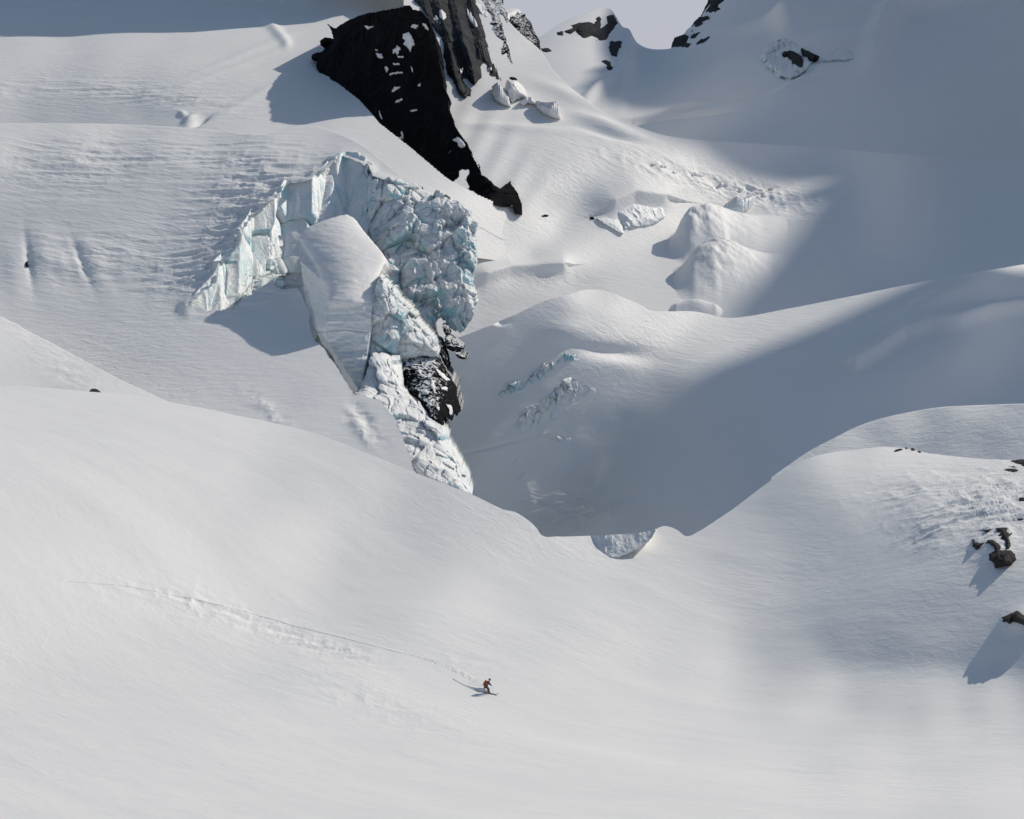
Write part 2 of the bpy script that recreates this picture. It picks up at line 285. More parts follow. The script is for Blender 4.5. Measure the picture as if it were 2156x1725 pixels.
# ---------------------------------------------------------------- snowy knoll behind the bowl at left
B_TOP = curve([(-160,580),(0,665),(60,697),(100,718),(160,750),(250,798),(345,842),(440,895)])
B_sh = Sheet(-200,540,60,15,10,419.0,0.6902482,4.970783e-06,[15752,14855,13903,12862,11680,10407,9397,8533,7544,6423,5178,3857,2527,1238,0,24180,23308,22389,21421,20307,19004,18018,17184,16228,15207,14067,12853,11630,10438,9282,32613,31728,30822,29888,28823,27968,26775,25570,24765,23940,22933,21870,20791,19723,18677,41182,40303,39500,38695,37938,36311,35154,34600,33463,32623,31794,30970,30129,29224,28312,50002,49385,48643,47799,47071,45787,44631,43055,42874,42158,41523,40704,39928,39124,38344,58608,58047,57212,56295,55449,54772,55155,54421,53581,53027,52008,51126,50228,49553,48926,67067,66262,65400,64715,64132,63794,62531,64651,64464,63693,62619,61939,61205,60751,60235,76302,75746,75292,74960,74770,74925,76090,75945,75795,75365,74676,74079,73490,72940,72316,86327,86179,86215,86450,86882,87131,87299,87483,87776,87698,87385,87031,86363,85609,84850,96738,96896,97267,97838,98469,98849,99039,99351,99778,99999,99988,99758,99150,98358,97536])
sheet_mesh('snow_knoll', B_sh, B_TOP, 930, np.arange(-150, 440, 2.5), 110, M_SNOW_NEAR,
    spotdisp([(140,790,70,20,.3,28),(60,700,200,20,.25,28)], .3, 4), curl=[(3, 1), (12, 6), (40, 26)], rough=lambda U, V, P: spots(U, V, [(130,760,160,26,1.1,27)], .35))

# ---------------------------------------------------------------- glacier with the icefall, left
C_TOP = curve([(-160,264),(0,259),(150,260),(300,264),(420,271),(500,280),(560,282),(620,267),(667,266),(702,277),(766,308),(813,346),(850,376),(900,412),(960,448),(1010,478),(1060,505)])
C_sh = Sheet(-200,200,50,30,22,497.5,0.7519934,5.988691e-06,[7547,7204,6878,6554,6186,5733,5294,4900,4645,4286,3587,2710,1861,1231,954,886,804,786,652,319,0,89,480,914,1241,1441,1584,1680,1691,1634,10634,10275,9943,9619,9253,8761,8300,7816,7530,7126,6382,5643,5027,4571,4436,4508,4489,4620,4650,4460,4222,4429,4813,5120,5276,5311,5357,5392,5322,5188,13731,13366,13022,12681,12258,11819,11378,10959,10427,9572,8775,8400,8372,8247,8004,7978,8265,8324,8392,8541,8873,9167,9274,9283,9208,9109,9104,9089,8898,8658,16809,16528,16251,16047,15668,15263,14448,13721,13486,12871,12246,12417,12752,12408,12169,12768,13547,13409,13167,13047,13294,13218,13150,13044,12977,12942,12918,12717,12315,11966,19634,19475,19232,18769,18145,17374,16631,16464,16438,16017,15843,16229,16496,16452,16449,16874,16694,16738,16539,17126,17104,16964,16968,16918,16872,16708,16382,15856,15381,15080,21898,21636,21220,20528,19897,19466,19320,19221,19181,19239,19427,19590,19565,19412,19437,19250,19103,19468,20699,20741,20945,20922,20799,20571,20190,19640,19028,18433,18246,18221,23811,23412,22917,22456,22191,22088,22066,22155,22342,22467,22486,22284,21865,21665,21651,22014,22876,23975,24408,24665,24695,24418,23968,23425,22792,22222,21812,21517,21658,21880,25805,25402,25051,24854,24782,24822,24997,25172,25096,25024,24726,24284,24044,24147,24812,25828,27031,27591,27928,27978,27711,27176,26590,25999,25591,25401,25365,25580,25997,26334,28145,27826,27628,27662,27770,27875,27909,27647,27454,27060,26709,26686,26902,27538,28466,29615,30178,30631,30783,30668,30255,29859,29399,29312,29467,29805,30347,30865,31230,31521,30876,30768,30740,30801,30758,30537,30022,29558,29208,29265,29287,29711,30186,31178,32371,32665,33205,33577,34159,34332,33034,33109,33589,34102,34688,35394,36109,36590,36889,37141,33669,33706,33668,33477,33116,32674,32328,32278,32483,32464,33265,33683,34243,35136,35790,36404,36993,37852,38771,39618,39418,38992,39171,39756,40575,41348,41981,42434,42740,42982,36244,36255,36082,35719,35426,35327,35405,35612,35885,36757,37499,38290,39426,40259,41035,41685,42420,43304,44045,44689,45556,46348,46637,46518,47067,47683,48122,48475,48737,48942,38731,38651,38425,38329,38450,38669,38987,39541,40418,41275,42273,43499,44587,45502,46479,47395,48253,49065,49862,50670,51515,52413,53359,53799,54155,54399,54541,54677,54805,54927,41572,41590,41558,41688,42074,42604,43379,44315,45181,46274,47430,48694,50026,51262,52493,53364,54317,55188,56051,56985,57737,58365,59002,59859,60606,60827,60802,60766,60769,60806,44988,45223,45464,45834,46434,47272,48215,49186,50356,51635,53110,54824,56362,57722,58564,59669,60466,61131,62253,62861,63341,64035,64857,65591,66309,66621,66587,66504,66459,66459,49015,49511,50044,50692,51518,52510,53574,54778,56299,58085,60043,61765,63199,64264,65042,65731,66573,67426,68191,68591,68999,69804,70409,70969,71402,71750,71819,71805,71798,71817,53594,54355,55170,56103,57204,58483,59925,61589,63510,65459,67079,68504,69571,70334,71041,71820,72500,73012,73343,73688,74244,74941,75384,75813,76116,76450,76632,76731,76807,76885,58628,59632,60701,61901,63280,64870,66692,68780,71068,73001,73742,74603,75489,76201,76835,77313,77683,78002,78393,78862,79356,79766,80140,80461,80721,80987,81217,81406,81567,81716,64007,65215,66498,67916,69515,71323,73339,75520,77681,79308,79872,80363,81066,81613,81996,82327,82675,83078,83467,83803,84108,84433,84730,84990,85214,85428,85687,85943,86173,86383,69628,70996,72439,74015,75756,77668,79712,81782,83660,84998,85600,85936,86291,86611,86939,87289,87636,87974,88237,88480,88752,89015,89261,89488,89680,89875,90144,90432,90703,90957,75404,76887,78443,80122,81941,83880,85871,87785,89426,90577,91171,91447,91629,91794,92009,92272,92538,92776,92961,93143,93351,93563,93775,93981,94171,94376,94636,94924,95210,95486,81261,82823,84462,86213,88074,90006,91923,93693,95151,96161,96701,96919,96992,97039,97132,97278,97440,97587,97706,97828,97974,98136,98311,98492,98678,98888,99141,99424,99714,99999])
WALL = [(395,650),(426,628),(458,596),(464,571),(490,545),(503,533),(512,494),(535,459),(560,443),(577,434),(596,411),(602,397),(630,394),(653,392),(666,373),(692,360),(705,344),(722,338),(740,339),(775,358),(785,376),(814,386),(846,398),(874,400),(910,415),(945,432),(977,455),(1003,478),(1080,515),(1080,1135),(1000,1135),(880,1010),(830,880),(800,840),(745,832),(725,800),(700,756),(672,724),(655,710),(650,650),(625,607),(589,610),(573,603),(548,608),(509,633),(490,651),(440,655)]
WALLR = rough_poly(WALL, 5, 8, 11)
def sridge(U, V, line, H, wl, wr, end=25.0):           # mound with a crest line: steep on its left, gentle on its right
    line = np.asarray(line, float); best = np.full(np.shape(U), 1e9); sgn = np.zeros(np.shape(U))
    for a, b in zip(line[:-1], line[1:]):
        d = b-a; L = (d*d).sum(); t = np.clip(((U-a[0])*d[0]+(V-a[1])*d[1])/L, 0, 1)
        q = np.hypot(U-a[0]-t*d[0], V-a[1]-t*d[1]); cr = d[0]*(V-a[1])-d[1]*(U-a[0])
        m = q < best; best = np.where(m, q, best); sgn = np.where(m, np.sign(cr), sgn)
    w = np.where(sgn > 0, wl, wr)
    return H*np.exp(-(best/w)**1.5)
def C_disp(U, V, P):
    d = .35*fbm(P[..., 0]*.03, P[..., 1]*.03, P[..., 2]*.05, 4, 21)
    d = d + spots(U, V, [(590,400,140,80,.7,12),(530,500,130,110,.8,8),(430,600,120,60,.6),(300,330,320,40,.28),(160,360,160,60,.35),(200,540,150,60,.5)])*fbm(P[..., 0]*.10, P[..., 1]*.3, P[..., 2]*.42, 4, 22, ridged=True)
    d = d + spots(U, V, [(60,548,8,50,-.5,-8),(95,545,24,60,.45,-12),(30,570,22,60,.3,-10),(172,552,8,44,-.5,-22),(205,565,18,55,.3,-22),(130,560,14,40,.25,-14),(140,590,40,20,-.3)])
    d = d + spots(U, V, [(760,900,40,16,1.0,50),(560,860,60,14,.5,40),(770,890,14,50,-.8,-35)])*fbm(P[..., 0]*.2, P[..., 1]*.2, P[..., 2]*.2, 3, 23, ridged=True)
    lip = edge_dist(WALL[:27], U, V, False)
    return d + .9*np.exp(-(lip/16)**2)
def C_rough(U, V, P):
    r = spots(U, V, [(560,430,190,130,1.25,12),(430,560,160,100,1.05),(160,350,190,70,.95),(150,560,200,80,1.0),(300,430,160,60,.55),(330,800,220,80,.9,25),(600,860,140,40,.7,25),(700,300,200,30,.5,20)], .45)
    return r*(.7+.6*vnoise(P[..., 0]*.02, P[..., 1]*.03, P[..., 2]*.04, 32))
sheet_mesh('glacier', C_sh, C_TOP, 1110, np.arange(-150, 1060, 2.0), 420, M_SNOW, C_disp, cuts=[WALLR], curl=[(2, .8), (7, 4), (20, 14), (40, 34)], curl_to=850, power=1.1, rough=C_rough)

ROCK = [(692,51),(705,62),(720,53),(737,44),(769,34),(781,29),(807,22),(837,18),(854,12),(864,12),(872,22),(889,25),(901,38),(908,44),(914,60),(927,100),(930,132),(936,164),(939,187),(949,211),(945,226),(960,258),(971,281),(986,305),(998,328),(1012,351),(1018,369),(1034,378),(1048,392),(1060,398),(1074,387),(1078,381),(1081,390),(1086,398),(1097,413),(1103,433),(1104,454),(1089,452),(1083,435),(1074,437),(1060,437),(1036,431),(1020,424),(1004,416),(996,404),(980,404),(985,392),(977,378),(986,360),(971,360),(971,372),(957,386),(943,396),(928,392),(888,358),(849,327),(826,305),(783,273),(774,264),(769,243),(758,228),(752,217),(747,202),(728,202),(717,187),(696,173),(681,158),(673,141),(676,123),(664,129),(664,117),(681,111),(696,97),(702,88),(690,92),(683,98),(681,90),(690,79),(705,82),(702,67)]
_c = np.array([(690,60),(780,40),(880,20),(940,210),(1000,350),(1090,425),(1085,445),(1000,408),(940,376),(860,308),(800,262),(755,210),(700,165),(684,120)], float)
ROCK_CUT = _c
# ---------------------------------------------------------------- upper snowfield left of the rock face
D_sh = Sheet(-200,-260,50,31,21,667.0,0.1410737,1.090566e-05,[31590,31955,32331,32700,33022,33243,33335,33348,33347,33372,33427,33488,33523,33533,33499,33360,32992,32206,30837,28897,26480,23697,20679,17571,14506,11588,8877,6391,4115,2006,0,34780,35122,35475,35829,36145,36353,36399,36366,36339,36359,36423,36493,36522,36536,36540,36494,36297,35737,34561,32819,30601,27992,25117,22136,19204,16434,13885,11564,9442,7466,5568,38006,38311,38630,38956,39256,39450,39444,39371,39328,39348,39423,39500,39514,39522,39536,39537,39474,39150,38200,36719,34754,32337,29593,26720,23912,21297,18923,16784,14835,13011,11245,41319,41570,41832,42099,42334,42472,42453,42389,42356,42384,42455,42513,42530,42547,42538,42491,42401,42196,41624,40593,38999,36805,34168,31365,28671,26224,24050,22122,20372,18723,17113,44789,44971,45165,45360,45513,45587,45571,45549,45549,45606,45685,45730,45759,45793,45750,45630,45447,45273,45080,44601,43470,41509,38923,36130,33548,31300,29357,27666,26141,24683,23234,48501,48610,48737,48878,48973,49014,49021,49048,49083,49195,49334,49424,49472,49496,49431,49327,49165,49004,48904,48862,48278,46560,43961,41093,38658,36669,34973,33529,32233,30958,29653,52540,52583,52661,52784,52867,52936,53041,53049,53126,53380,53579,53653,53712,53814,53780,53700,53580,53447,53314,53396,53379,52009,49418,46391,44229,42578,41079,39836,38730,37586,36365,56963,56985,57091,57281,57454,57575,57669,57794,57875,58003,58244,58394,58554,58612,58563,58545,58398,58258,58202,58324,58518,57748,55541,52443,50740,49413,47917,46717,45668,44528,43286,61698,61815,62060,62341,62581,62722,62980,62757,62506,63069,63496,63469,63233,63548,63512,63439,63261,63077,63024,63090,63130,63129,62465,60429,58885,57445,55726,54249,52938,51592,50196,66365,66630,66943,67158,67292,67309,67271,67188,67437,67937,67845,67704,68175,67947,67675,67552,67330,67148,67131,67187,67193,67293,67566,67395,66539,65219,63431,61655,59973,58330,56717,70352,70571,70686,70701,70593,70460,70273,70435,70631,70675,70744,70967,70925,71084,71096,71116,71066,71039,71139,71239,71363,71309,71059,70888,70754,70361,69255,67732,65978,64165,62400,73382,73394,73181,72902,72634,72434,72292,72468,72465,72574,72704,72912,73771,74293,74454,74644,74642,74700,74761,74962,74723,74385,74096,73699,73221,72830,72506,71886,70450,68671,66891,75592,75345,74890,74547,74346,74152,74142,74197,74367,74721,75556,76378,77135,77981,78418,78489,78428,78182,78144,77960,77518,77054,76627,76170,75778,75325,74849,74512,73342,71708,70056,77455,77077,76573,76177,76038,76044,76212,76673,77359,78364,79296,80064,80930,81498,81611,81486,81192,80975,80659,80303,79947,79508,79096,78682,78165,77591,76923,75947,74728,73413,72041,79396,79069,78686,78384,78391,78791,79460,80342,81294,82170,82982,83677,84125,84274,84204,84005,83723,83381,83057,82743,82359,81888,81367,80748,79988,79103,77998,76647,75462,74434,73308,81610,81457,81327,81356,81735,82524,83439,84282,85033,85707,86255,86542,86682,86705,86587,86378,86083,85771,85426,84997,84479,83839,83095,82235,81242,80120,78839,77661,76488,75400,74312,84109,84156,84272,84567,85150,86012,86936,87735,88362,88833,89140,89225,89206,89117,88922,88661,88334,87926,87428,86829,86140,85329,84411,83389,82257,80999,79717,78534,77390,76286,75198,86830,87047,87343,87797,88456,89282,90128,90853,91395,91746,91911,91893,91760,91547,91247,90874,90418,89856,89173,88368,87487,86563,85535,84390,83149,81819,80578,79366,78224,77126,76035,89697,90036,90446,90980,91653,92419,93174,93814,94276,94542,94615,94515,94285,93956,93535,93024,92413,91684,90823,89839,88764,87649,86499,85273,83975,82676,81467,80259,79098,77978,76871,92650,93067,93542,94110,94771,95477,96149,96706,97091,97280,97276,97097,96774,96334,95786,95132,94366,93474,92453,91315,90093,88831,87551,86243,84915,83617,82378,81164,79988,78846,77720,95646,96110,96623,97205,97845,98497,99097,99576,99884,99999,99918,99657,99241,98689,98015,97221,96303,95256,94083,92802,91446,90057,88663,87274,85902,84575,83305,82074,80882,79723,78582])
def D_disp(U, V, P):
    d = .4*fbm(P[..., 0]*.02, P[..., 1]*.02, P[..., 2]*.03, 4, 41)
    d = d + spots(U, V, [(150,190,250,26,.45),(400,215,160,26,.5,8)])*fbm(P[..., 0]*.08, P[..., 1]*.2, P[..., 2]*.3, 4, 42, ridged=True)
    d = d + spots(U, V, [(400,254,16,7,1.3,-30),(385,243,9,6,.8,20)]) + spots(U, V, [(422,257,18,4,-1.6,-28)])
    d = d + spots(U, V, [(500,120,150,8,.35,-22),(470,150,160,7,.3,-20),(540,200,120,9,.3,-30)])
    crest = edge_dist([(560,42),(575,58),(590,76),(603,92)], U, V, False)
    return d + 1.0*np.exp(-(crest/10)**2)
D_BOT = curve([(-160,290),(0,285),(300,290),(420,298),(480,330),(560,380),(760,450),(900,520),(1120,560)])
sheet_mesh('upper_snowfield', D_sh, -220, D_BOT, np.arange(-150, 1120, 2.4), 330, M_SNOW, D_disp, cuts=[ROCK_CUT, [(890,-300),(890,60),(932,200),(962,290),(1008,390),(1085,438),(1112,462),(1135,500),(1200,700),(1300,-300)]], rough=lambda U, V, P: spots(U, V, [(150,180,250,50,1.0),(420,200,120,40,.9),(300,110,300,40,.5)], .4))

# ---------------------------------------------------------------- snow right of the rock face, hummocks and valley floor
G_TOP = curve([(840,-150),(900,-110),(960,-60),(1020,-20),(1050,15),(1071,45),(1100,75),(1140,110),(1165,150),(1180,166),(1215,200),(1250,225),(1290,245),(1330,262),(1390,283),(1450,292),(1560,300),(1700,308),(1900,325),(2156,340),(2340,345)])
G_sh = Sheet(820,-200,50,35,23,722.5,0.1452236,1.120550e-05,[51721,51084,50427,49743,49067,48469,48003,47663,47392,47107,46733,46223,45553,44703,43650,42367,40824,38999,36880,34479,31829,28983,26011,22991,20003,17120,14400,11886,9599,7546,5714,4080,2613,1270,0,54354,53735,53097,52412,51716,51119,50694,50433,50250,50034,49700,49216,48573,47765,46770,45553,44074,42297,40206,37806,35130,32241,29216,26146,23123,20227,17522,15050,12830,10861,9125,7589,6214,4954,3754,56973,56373,55765,55079,54347,53743,53368,53210,53135,52989,52677,52195,51568,50802,49874,48737,47337,45621,43562,41160,38452,35506,32414,29281,26211,23297,20608,18184,16042,14170,12541,11115,9846,8683,7573,59576,58974,58381,57704,56959,56366,56054,56035,56084,55990,55654,55133,54503,53784,52942,51913,50617,48982,46963,44558,41805,38782,35598,32378,29245,26304,23633,21272,19226,17474,15977,14684,13542,12497,11500,62213,61569,60922,60279,59659,59122,58867,59005,59138,59027,58578,57966,57328,56677,55954,55067,53910,52380,50415,48003,45189,42064,38758,35421,32202,29229,26585,24307,22388,20790,19457,18326,17337,16435,15573,65008,64360,63712,63219,62842,62368,62104,62308,62283,61969,61308,60601,59995,59457,58889,58182,57201,55803,53904,51485,48596,45343,41881,38394,35067,32055,29454,27293,25543,24143,23013,22078,21269,20531,19823,68008,67515,67083,66954,66843,66606,66231,65776,65038,64287,63570,62974,62526,62148,61743,61237,60460,59212,57392,54972,52003,48605,44957,41285,37825,34775,32245,30249,28723,27573,26692,25986,25381,24823,24281,70950,70756,70503,70165,69427,68732,67987,67141,66504,66073,65707,65431,65156,64857,64525,64190,63622,62515,60785,58388,55366,51832,47982,44093,40474,37392,34979,33213,31979,31137,30547,30099,29713,29342,28969,73226,72816,72199,71456,70913,70470,69974,69645,69339,69085,68763,68403,68010,67598,67203,66980,66545,65499,63888,61591,58613,55009,50973,46843,43036,39936,37707,36256,35389,34909,34646,34470,34304,34114,33899,75297,74653,74197,74032,73809,73636,73347,72885,72441,71954,71503,71083,70638,70223,69852,69553,68874,67705,66326,64328,61644,58143,53991,49613,45583,42486,40537,39497,39064,38982,39056,39147,39180,39146,39066,77864,77465,77254,76981,76635,76240,75746,75237,74767,74515,74087,73711,73185,72645,72020,71122,69832,68600,67550,66212,64379,61296,57166,52574,48294,45228,43678,43124,43146,43452,43837,44156,44345,44426,44442,80507,80207,79861,79450,79078,78736,78484,78193,77931,77279,76771,75970,75179,74284,73289,72002,70758,69625,68468,67623,66975,64616,60680,56012,51598,48632,47484,47374,47782,48392,49003,49475,49761,49906,49971,82902,82547,82210,81890,81555,81181,80759,80232,79692,79093,78053,77426,76446,75539,74219,72938,71805,70838,70238,69802,69558,68153,64601,60104,55844,53101,52238,52415,53054,53827,54538,55062,55367,55510,55570,85070,84714,84406,84046,83574,83029,82345,81596,80883,79589,79162,78655,77757,76504,75091,74048,73224,72729,72380,72058,72047,71710,68737,64687,60812,58426,57874,58215,58907,59679,60365,60834,61057,61126,61127,86912,86490,86014,85451,84878,84284,83559,82786,81018,80317,80268,79583,78618,77261,76282,75697,75437,75249,75157,75169,75223,75167,72816,69574,66556,64728,64301,64589,65125,65731,66281,66604,66659,66598,66507,88405,87850,87280,86855,86328,85649,84656,83382,82271,82203,81324,80411,79387,78506,78176,78064,78405,78360,78402,78392,78311,78076,76445,74239,72256,71106,70878,71065,71309,71618,71939,72065,71935,71750,71577,89716,89097,88573,88079,87093,86394,85171,84318,84736,83578,82380,81737,81126,80991,80980,81161,81359,81384,81321,81091,80722,80415,79566,78392,77368,76871,76932,77063,76988,76949,76957,76882,76678,76455,76254,90890,90242,89591,88691,87909,87363,86439,85900,84859,84102,84416,84343,84384,84320,84278,84230,84161,83964,83624,83171,82796,82695,82464,82077,81762,81715,81911,82002,81817,81577,81355,81142,80930,80731,80549,91807,91061,90178,89335,88551,87532,87125,86668,87047,87600,87812,87636,87485,87352,87067,86788,86440,86055,85600,85184,85048,85172,85327,85437,85569,85783,86023,86100,85928,85620,85278,85005,84827,84682,84543,92488,91704,90783,89841,88849,88653,88807,89544,90130,90394,90469,90392,90142,89803,89397,88972,88550,88112,87696,87440,87499,87798,88192,88598,88996,89371,89660,89760,89627,89323,88947,88668,88540,88445,88346,92969,92217,91186,90245,90280,90903,91857,92551,92924,93132,93158,92926,92487,92027,91550,91089,90674,90277,89963,89865,90074,90508,91061,91648,92212,92700,93052,93204,93139,92905,92596,92352,92225,92140,92058,93292,92560,91841,92163,93266,94319,94976,95298,95476,95492,95312,94981,94563,94109,93645,93218,92847,92542,92364,92410,92729,93266,93934,94646,95326,95908,96334,96559,96580,96440,96223,96028,95902,95813,95734,93798,93346,93261,94156,95671,96992,97733,97997,98022,97871,97558,97145,96692,96230,95782,95387,95071,94859,94807,94980,95405,96040,96809,97624,98404,99076,99582,99889,99999,99952,99820,99677,99565,99478,99400])
def G_disp(U, V, P):
    d = .5*fbm(P[..., 0]*.018, P[..., 1]*.018, P[..., 2]*.03, 4, 51)
    d = d + spots(U, V, [(1500,385,220,30,.7,16),(1600,410,120,26,.8,10)])*fbm(P[..., 0]*.16, P[..., 1]*.16, P[..., 2]*.2, 4, 52, ridged=True)
    d = d + spots(U, V, [(1090,270,120,9,1.1,4),(1270,262,70,12,1.5,18),(1190,200,60,14,1.2,20),(1290,285,60,7,-1.2,14)])
    d = d + spots(U, V, [(1030,300,60,160,.22,-35)])*np.sin((U*.8+V*.5)*.12)
    d = d + sridge(U, V, [(1180,562),(1120,569),(1070,568),(1020,583)], 2.2, 22, 12)
    d = d + sridge(U, V, [(1290,430),(1330,410),(1390,418)], 2.5, 16, 40)
    return d
G_BOT = curve([(840,770),(1000,770),(1100,720),(1145,650),(1203,632),(1229,624),(1269,626),(1298,636),(1350,658),(1368,670),(1405,672),(1460,673),(1529,687),(1569,684),(1643,670),(1736,652),(1900,620),(2020,597),(2156,572),(2340,552)])
sheet_mesh('snow_valley', G_sh, G_TOP, G_BOT, np.arange(850, 2330, 2.6), 360, M_SNOW, G_disp, cuts=[lambda u, v: inside(ROCK, u, v) & (edge_dist(ROCK, u, v) > 3.0)], curl=[(3, .6), (12, 5), (40, 24), (80, 60)], power=1.0, rough=lambda U, V, P: spots(U, V, [(1180,350,110,60,.8),(1500,390,260,50,1.0,14),(1200,590,150,20,.9),(1150,480,80,30,.6)], .4))

# ---------------------------------------------------------------- lower glacier tongue with the lit crest
J_TOP = curve([(940,720),(980,705),(1040,682),(1100,655),(1145,634),(1203,618),(1229,610),(1269,612),(1298,621),(1350,643),(1368,654),(1405,656),(1460,657),(1529,671),(1569,668),(1643,654),(1736,636),(1900,603),(2020,580),(2156,556),(2340,535)])
J_sh = Sheet(900,500,50,33,19,563.5,0.7651792,6.078446e-06,[51974,50058,48115,46143,44033,41763,39188,36389,33666,31325,29118,27573,25844,23430,20944,18797,17047,15620,14451,13521,12852,12408,11990,11145,9313,6674,3968,1948,773,237,54,3,0,51799,49919,48012,46142,44137,42093,39765,37210,34667,32617,30425,29233,27595,24982,22591,20735,19314,18215,17388,16824,16539,16516,16635,16458,14909,12151,9219,7215,6186,5796,5716,5708,5732,51580,49753,47887,46053,44119,42161,40125,38159,35998,33671,32447,31063,28798,26162,24207,22729,21579,20730,20241,20149,20317,20649,21130,21784,20733,17824,14594,12591,11674,11376,11366,11402,11471,51266,49486,47663,45863,44025,42358,40591,39302,36768,35976,34642,32575,29956,27779,26250,25057,24261,23865,23881,24250,24749,25367,26090,27106,26689,23812,20559,18404,17349,16985,16974,17078,17224,50864,49159,47365,45551,43834,42440,41474,41035,39845,38436,36114,33805,31451,29900,28716,28057,27937,28021,28378,29078,29815,30690,31568,32508,32146,29370,26312,24140,23002,22602,22613,22796,23032,50361,48751,46981,45257,43920,43030,42715,41848,41350,39875,37712,35321,33793,32816,32304,32402,32713,33001,33503,34338,35237,36091,36806,37268,36355,33810,31162,29314,28394,28149,28284,28580,28921,49796,48337,46605,45306,44508,44024,43450,43222,42638,41289,38630,37489,37046,37414,37268,37501,37930,38376,39018,39766,40494,40979,41169,40754,39368,37241,35187,33957,33536,33633,33993,34437,34890,49256,47961,46680,45886,45374,44867,44722,44092,42910,40555,39387,39456,41191,41723,42616,43017,43462,43956,44459,44822,44968,44853,44327,43152,41886,40397,39032,38510,38663,39159,39772,40357,40905,49082,48041,47268,46733,46261,46063,45598,44391,42282,41015,41271,42644,44606,46441,47681,48466,48848,49108,49167,48904,48593,48157,47325,46095,45121,44222,43541,43506,44017,44805,45616,46286,46892,49417,48645,48102,47636,47430,46996,45768,43687,42291,42506,43938,46358,48761,50699,52091,52961,53479,53728,53673,53240,52691,52046,51178,50168,49378,48819,48577,48828,49519,50462,51386,52094,52735,50111,49495,49002,48797,48378,47151,45128,43681,43820,45224,47483,49927,52367,54587,56366,57290,57862,58229,58239,57876,57265,56523,55686,54859,54235,53888,53879,54267,55003,55940,56867,57639,58344,51006,50346,50174,49767,48542,46563,45067,45068,46448,48629,51090,53578,56073,58468,60625,61811,62466,62839,62901,62632,62050,61323,60567,59886,59404,59193,59297,59728,60434,61301,62185,62992,63748,52210,51527,51164,49931,47984,46452,46351,47678,49825,52262,54759,57242,59818,62485,64730,66140,66959,67399,67517,67327,66856,66242,65610,65067,64705,64587,64744,65172,65823,66612,67440,68243,69018,53307,52556,51326,49409,47842,47641,48912,51008,53423,55921,58423,60974,63696,66629,68883,70381,71326,71863,72065,71975,71646,71183,70698,70288,70033,69985,70170,70580,71176,71894,72667,73446,74214,53651,52717,50835,49229,48936,50127,52204,54595,57089,59612,62147,64842,67729,70646,72902,74495,75570,76232,76553,76592,76414,76109,75772,75490,75332,75345,75551,75944,76494,77156,77880,78626,79376,53295,52167,50596,50259,51369,53385,55765,58255,60774,63329,65985,68825,71720,74492,76773,78494,79720,80529,80993,81178,81154,81002,80807,80645,80578,80648,80876,81260,81779,82399,83084,83799,84525,53266,52519,51917,52580,54534,56961,59427,61941,64499,67138,69905,72784,75648,78337,80637,82463,83830,84789,85403,85737,85863,85858,85796,85746,85765,85892,86147,86533,87034,87626,88281,88972,89676,53904,53743,54000,55296,57614,60374,63079,65669,68289,71006,73830,76718,79559,82215,84539,86452,87942,89040,89799,90279,90550,90682,90744,90801,90902,91086,91374,91769,92264,92840,93475,94146,94834,55005,55349,56221,57983,60566,63535,66476,69279,72044,74854,77732,80634,83470,86123,88479,90468,92067,93295,94192,94814,95224,95487,95669,95827,96009,96250,96573,96984,97479,98046,98668,99324,99999])
def J_disp(U, V, P):
    d = .5*fbm(P[..., 0]*.02, P[..., 1]*.02, P[..., 2]*.03, 4, 61)
    rid = edge_dist([(1800,768),(1850,738),(1905,700),(1960,683),(2020,676),(2080,655),(2156,645)], U, V, False)
    side = smooth(0, 26, rid)
    d = d + 2.2*np.exp(-(rid/13)**2)
    d = d + spots(U, V, [(1300,742,80,18,-1.3,6),(1280,735,60,10,-.5,4),(1960,640,70,16,2.0,-25),(1190,700,40,24,1.2,-10)])
    d = d + spots(U, V, [(1210,1075,110,40,.5,0)])*fbm(P[..., 0]*.10, P[..., 1]*.4, P[..., 2]*.5, 4, 62, ridged=True)
    d = d + spots(U, V, [(1060,935,110,4,-.35,-14),(1100,1000,10,60,.2,-20)])
    d = d + spots(U, V, [(1250,1040,16,45,.7,18),(1290,1085,40,20,.7,-30),(1040,660,26,30,1.3,0),(1050,675,16,8,-1.8,0)])
    return d
sheet_mesh('glacier_tongue', J_sh, J_TOP, 1230, np.arange(945, 2330, 2.6), 260, M_SNOW, J_disp, curl=[(3, .9), (10, 5), (30, 22), (60, 50)], power=1.1, rough=lambda U, V, P: spots(U, V, [(1450,720,260,40,.9),(1210,1075,120,50,1.2)], .4))

# ---------------------------------------------------------------- round snow hill behind the hummock
K_TOP = curve([(1620,1010),(1660,980),(1700,952),(1750,925),(1800,900),(1850,882),(1920,866),(1980,857),(2040,853),(2100,851),(2156,851),(2340,856)])
K_sh = Sheet(1580,800,60,17,9,375.0,0.8096605,4.796245e-06,[0,2989,5997,8876,11745,14313,16282,18462,18947,19602,24794,29391,33302,36433,39066,41636,44230,8468,11423,14500,17325,20332,23029,24748,27684,28542,27855,34152,37771,40976,43576,45902,48444,51072,16984,19815,22985,25806,28941,31385,33956,33882,38998,40808,42548,45628,47926,50129,52542,55236,57958,25654,28331,31524,34578,37703,37404,40359,41976,44660,46385,50141,51958,54231,56673,59431,62198,64962,34299,36904,39478,41794,42616,44447,45435,47127,50556,52627,55390,57940,60693,63506,66444,69245,72032,42067,44251,46105,47243,48772,49689,51346,54362,56507,58655,61521,64418,67462,70399,73381,76244,79080,48816,50474,51749,53085,54154,55776,58254,60106,62226,64949,67977,71096,74226,77237,80253,83186,86078,54943,56262,57385,58582,60180,62170,64269,66280,68908,71823,74900,78049,81150,84164,87163,90119,93047,60860,62044,63174,64474,66208,68270,70408,72681,75458,78515,81690,84888,88021,91072,94080,97051,99999])
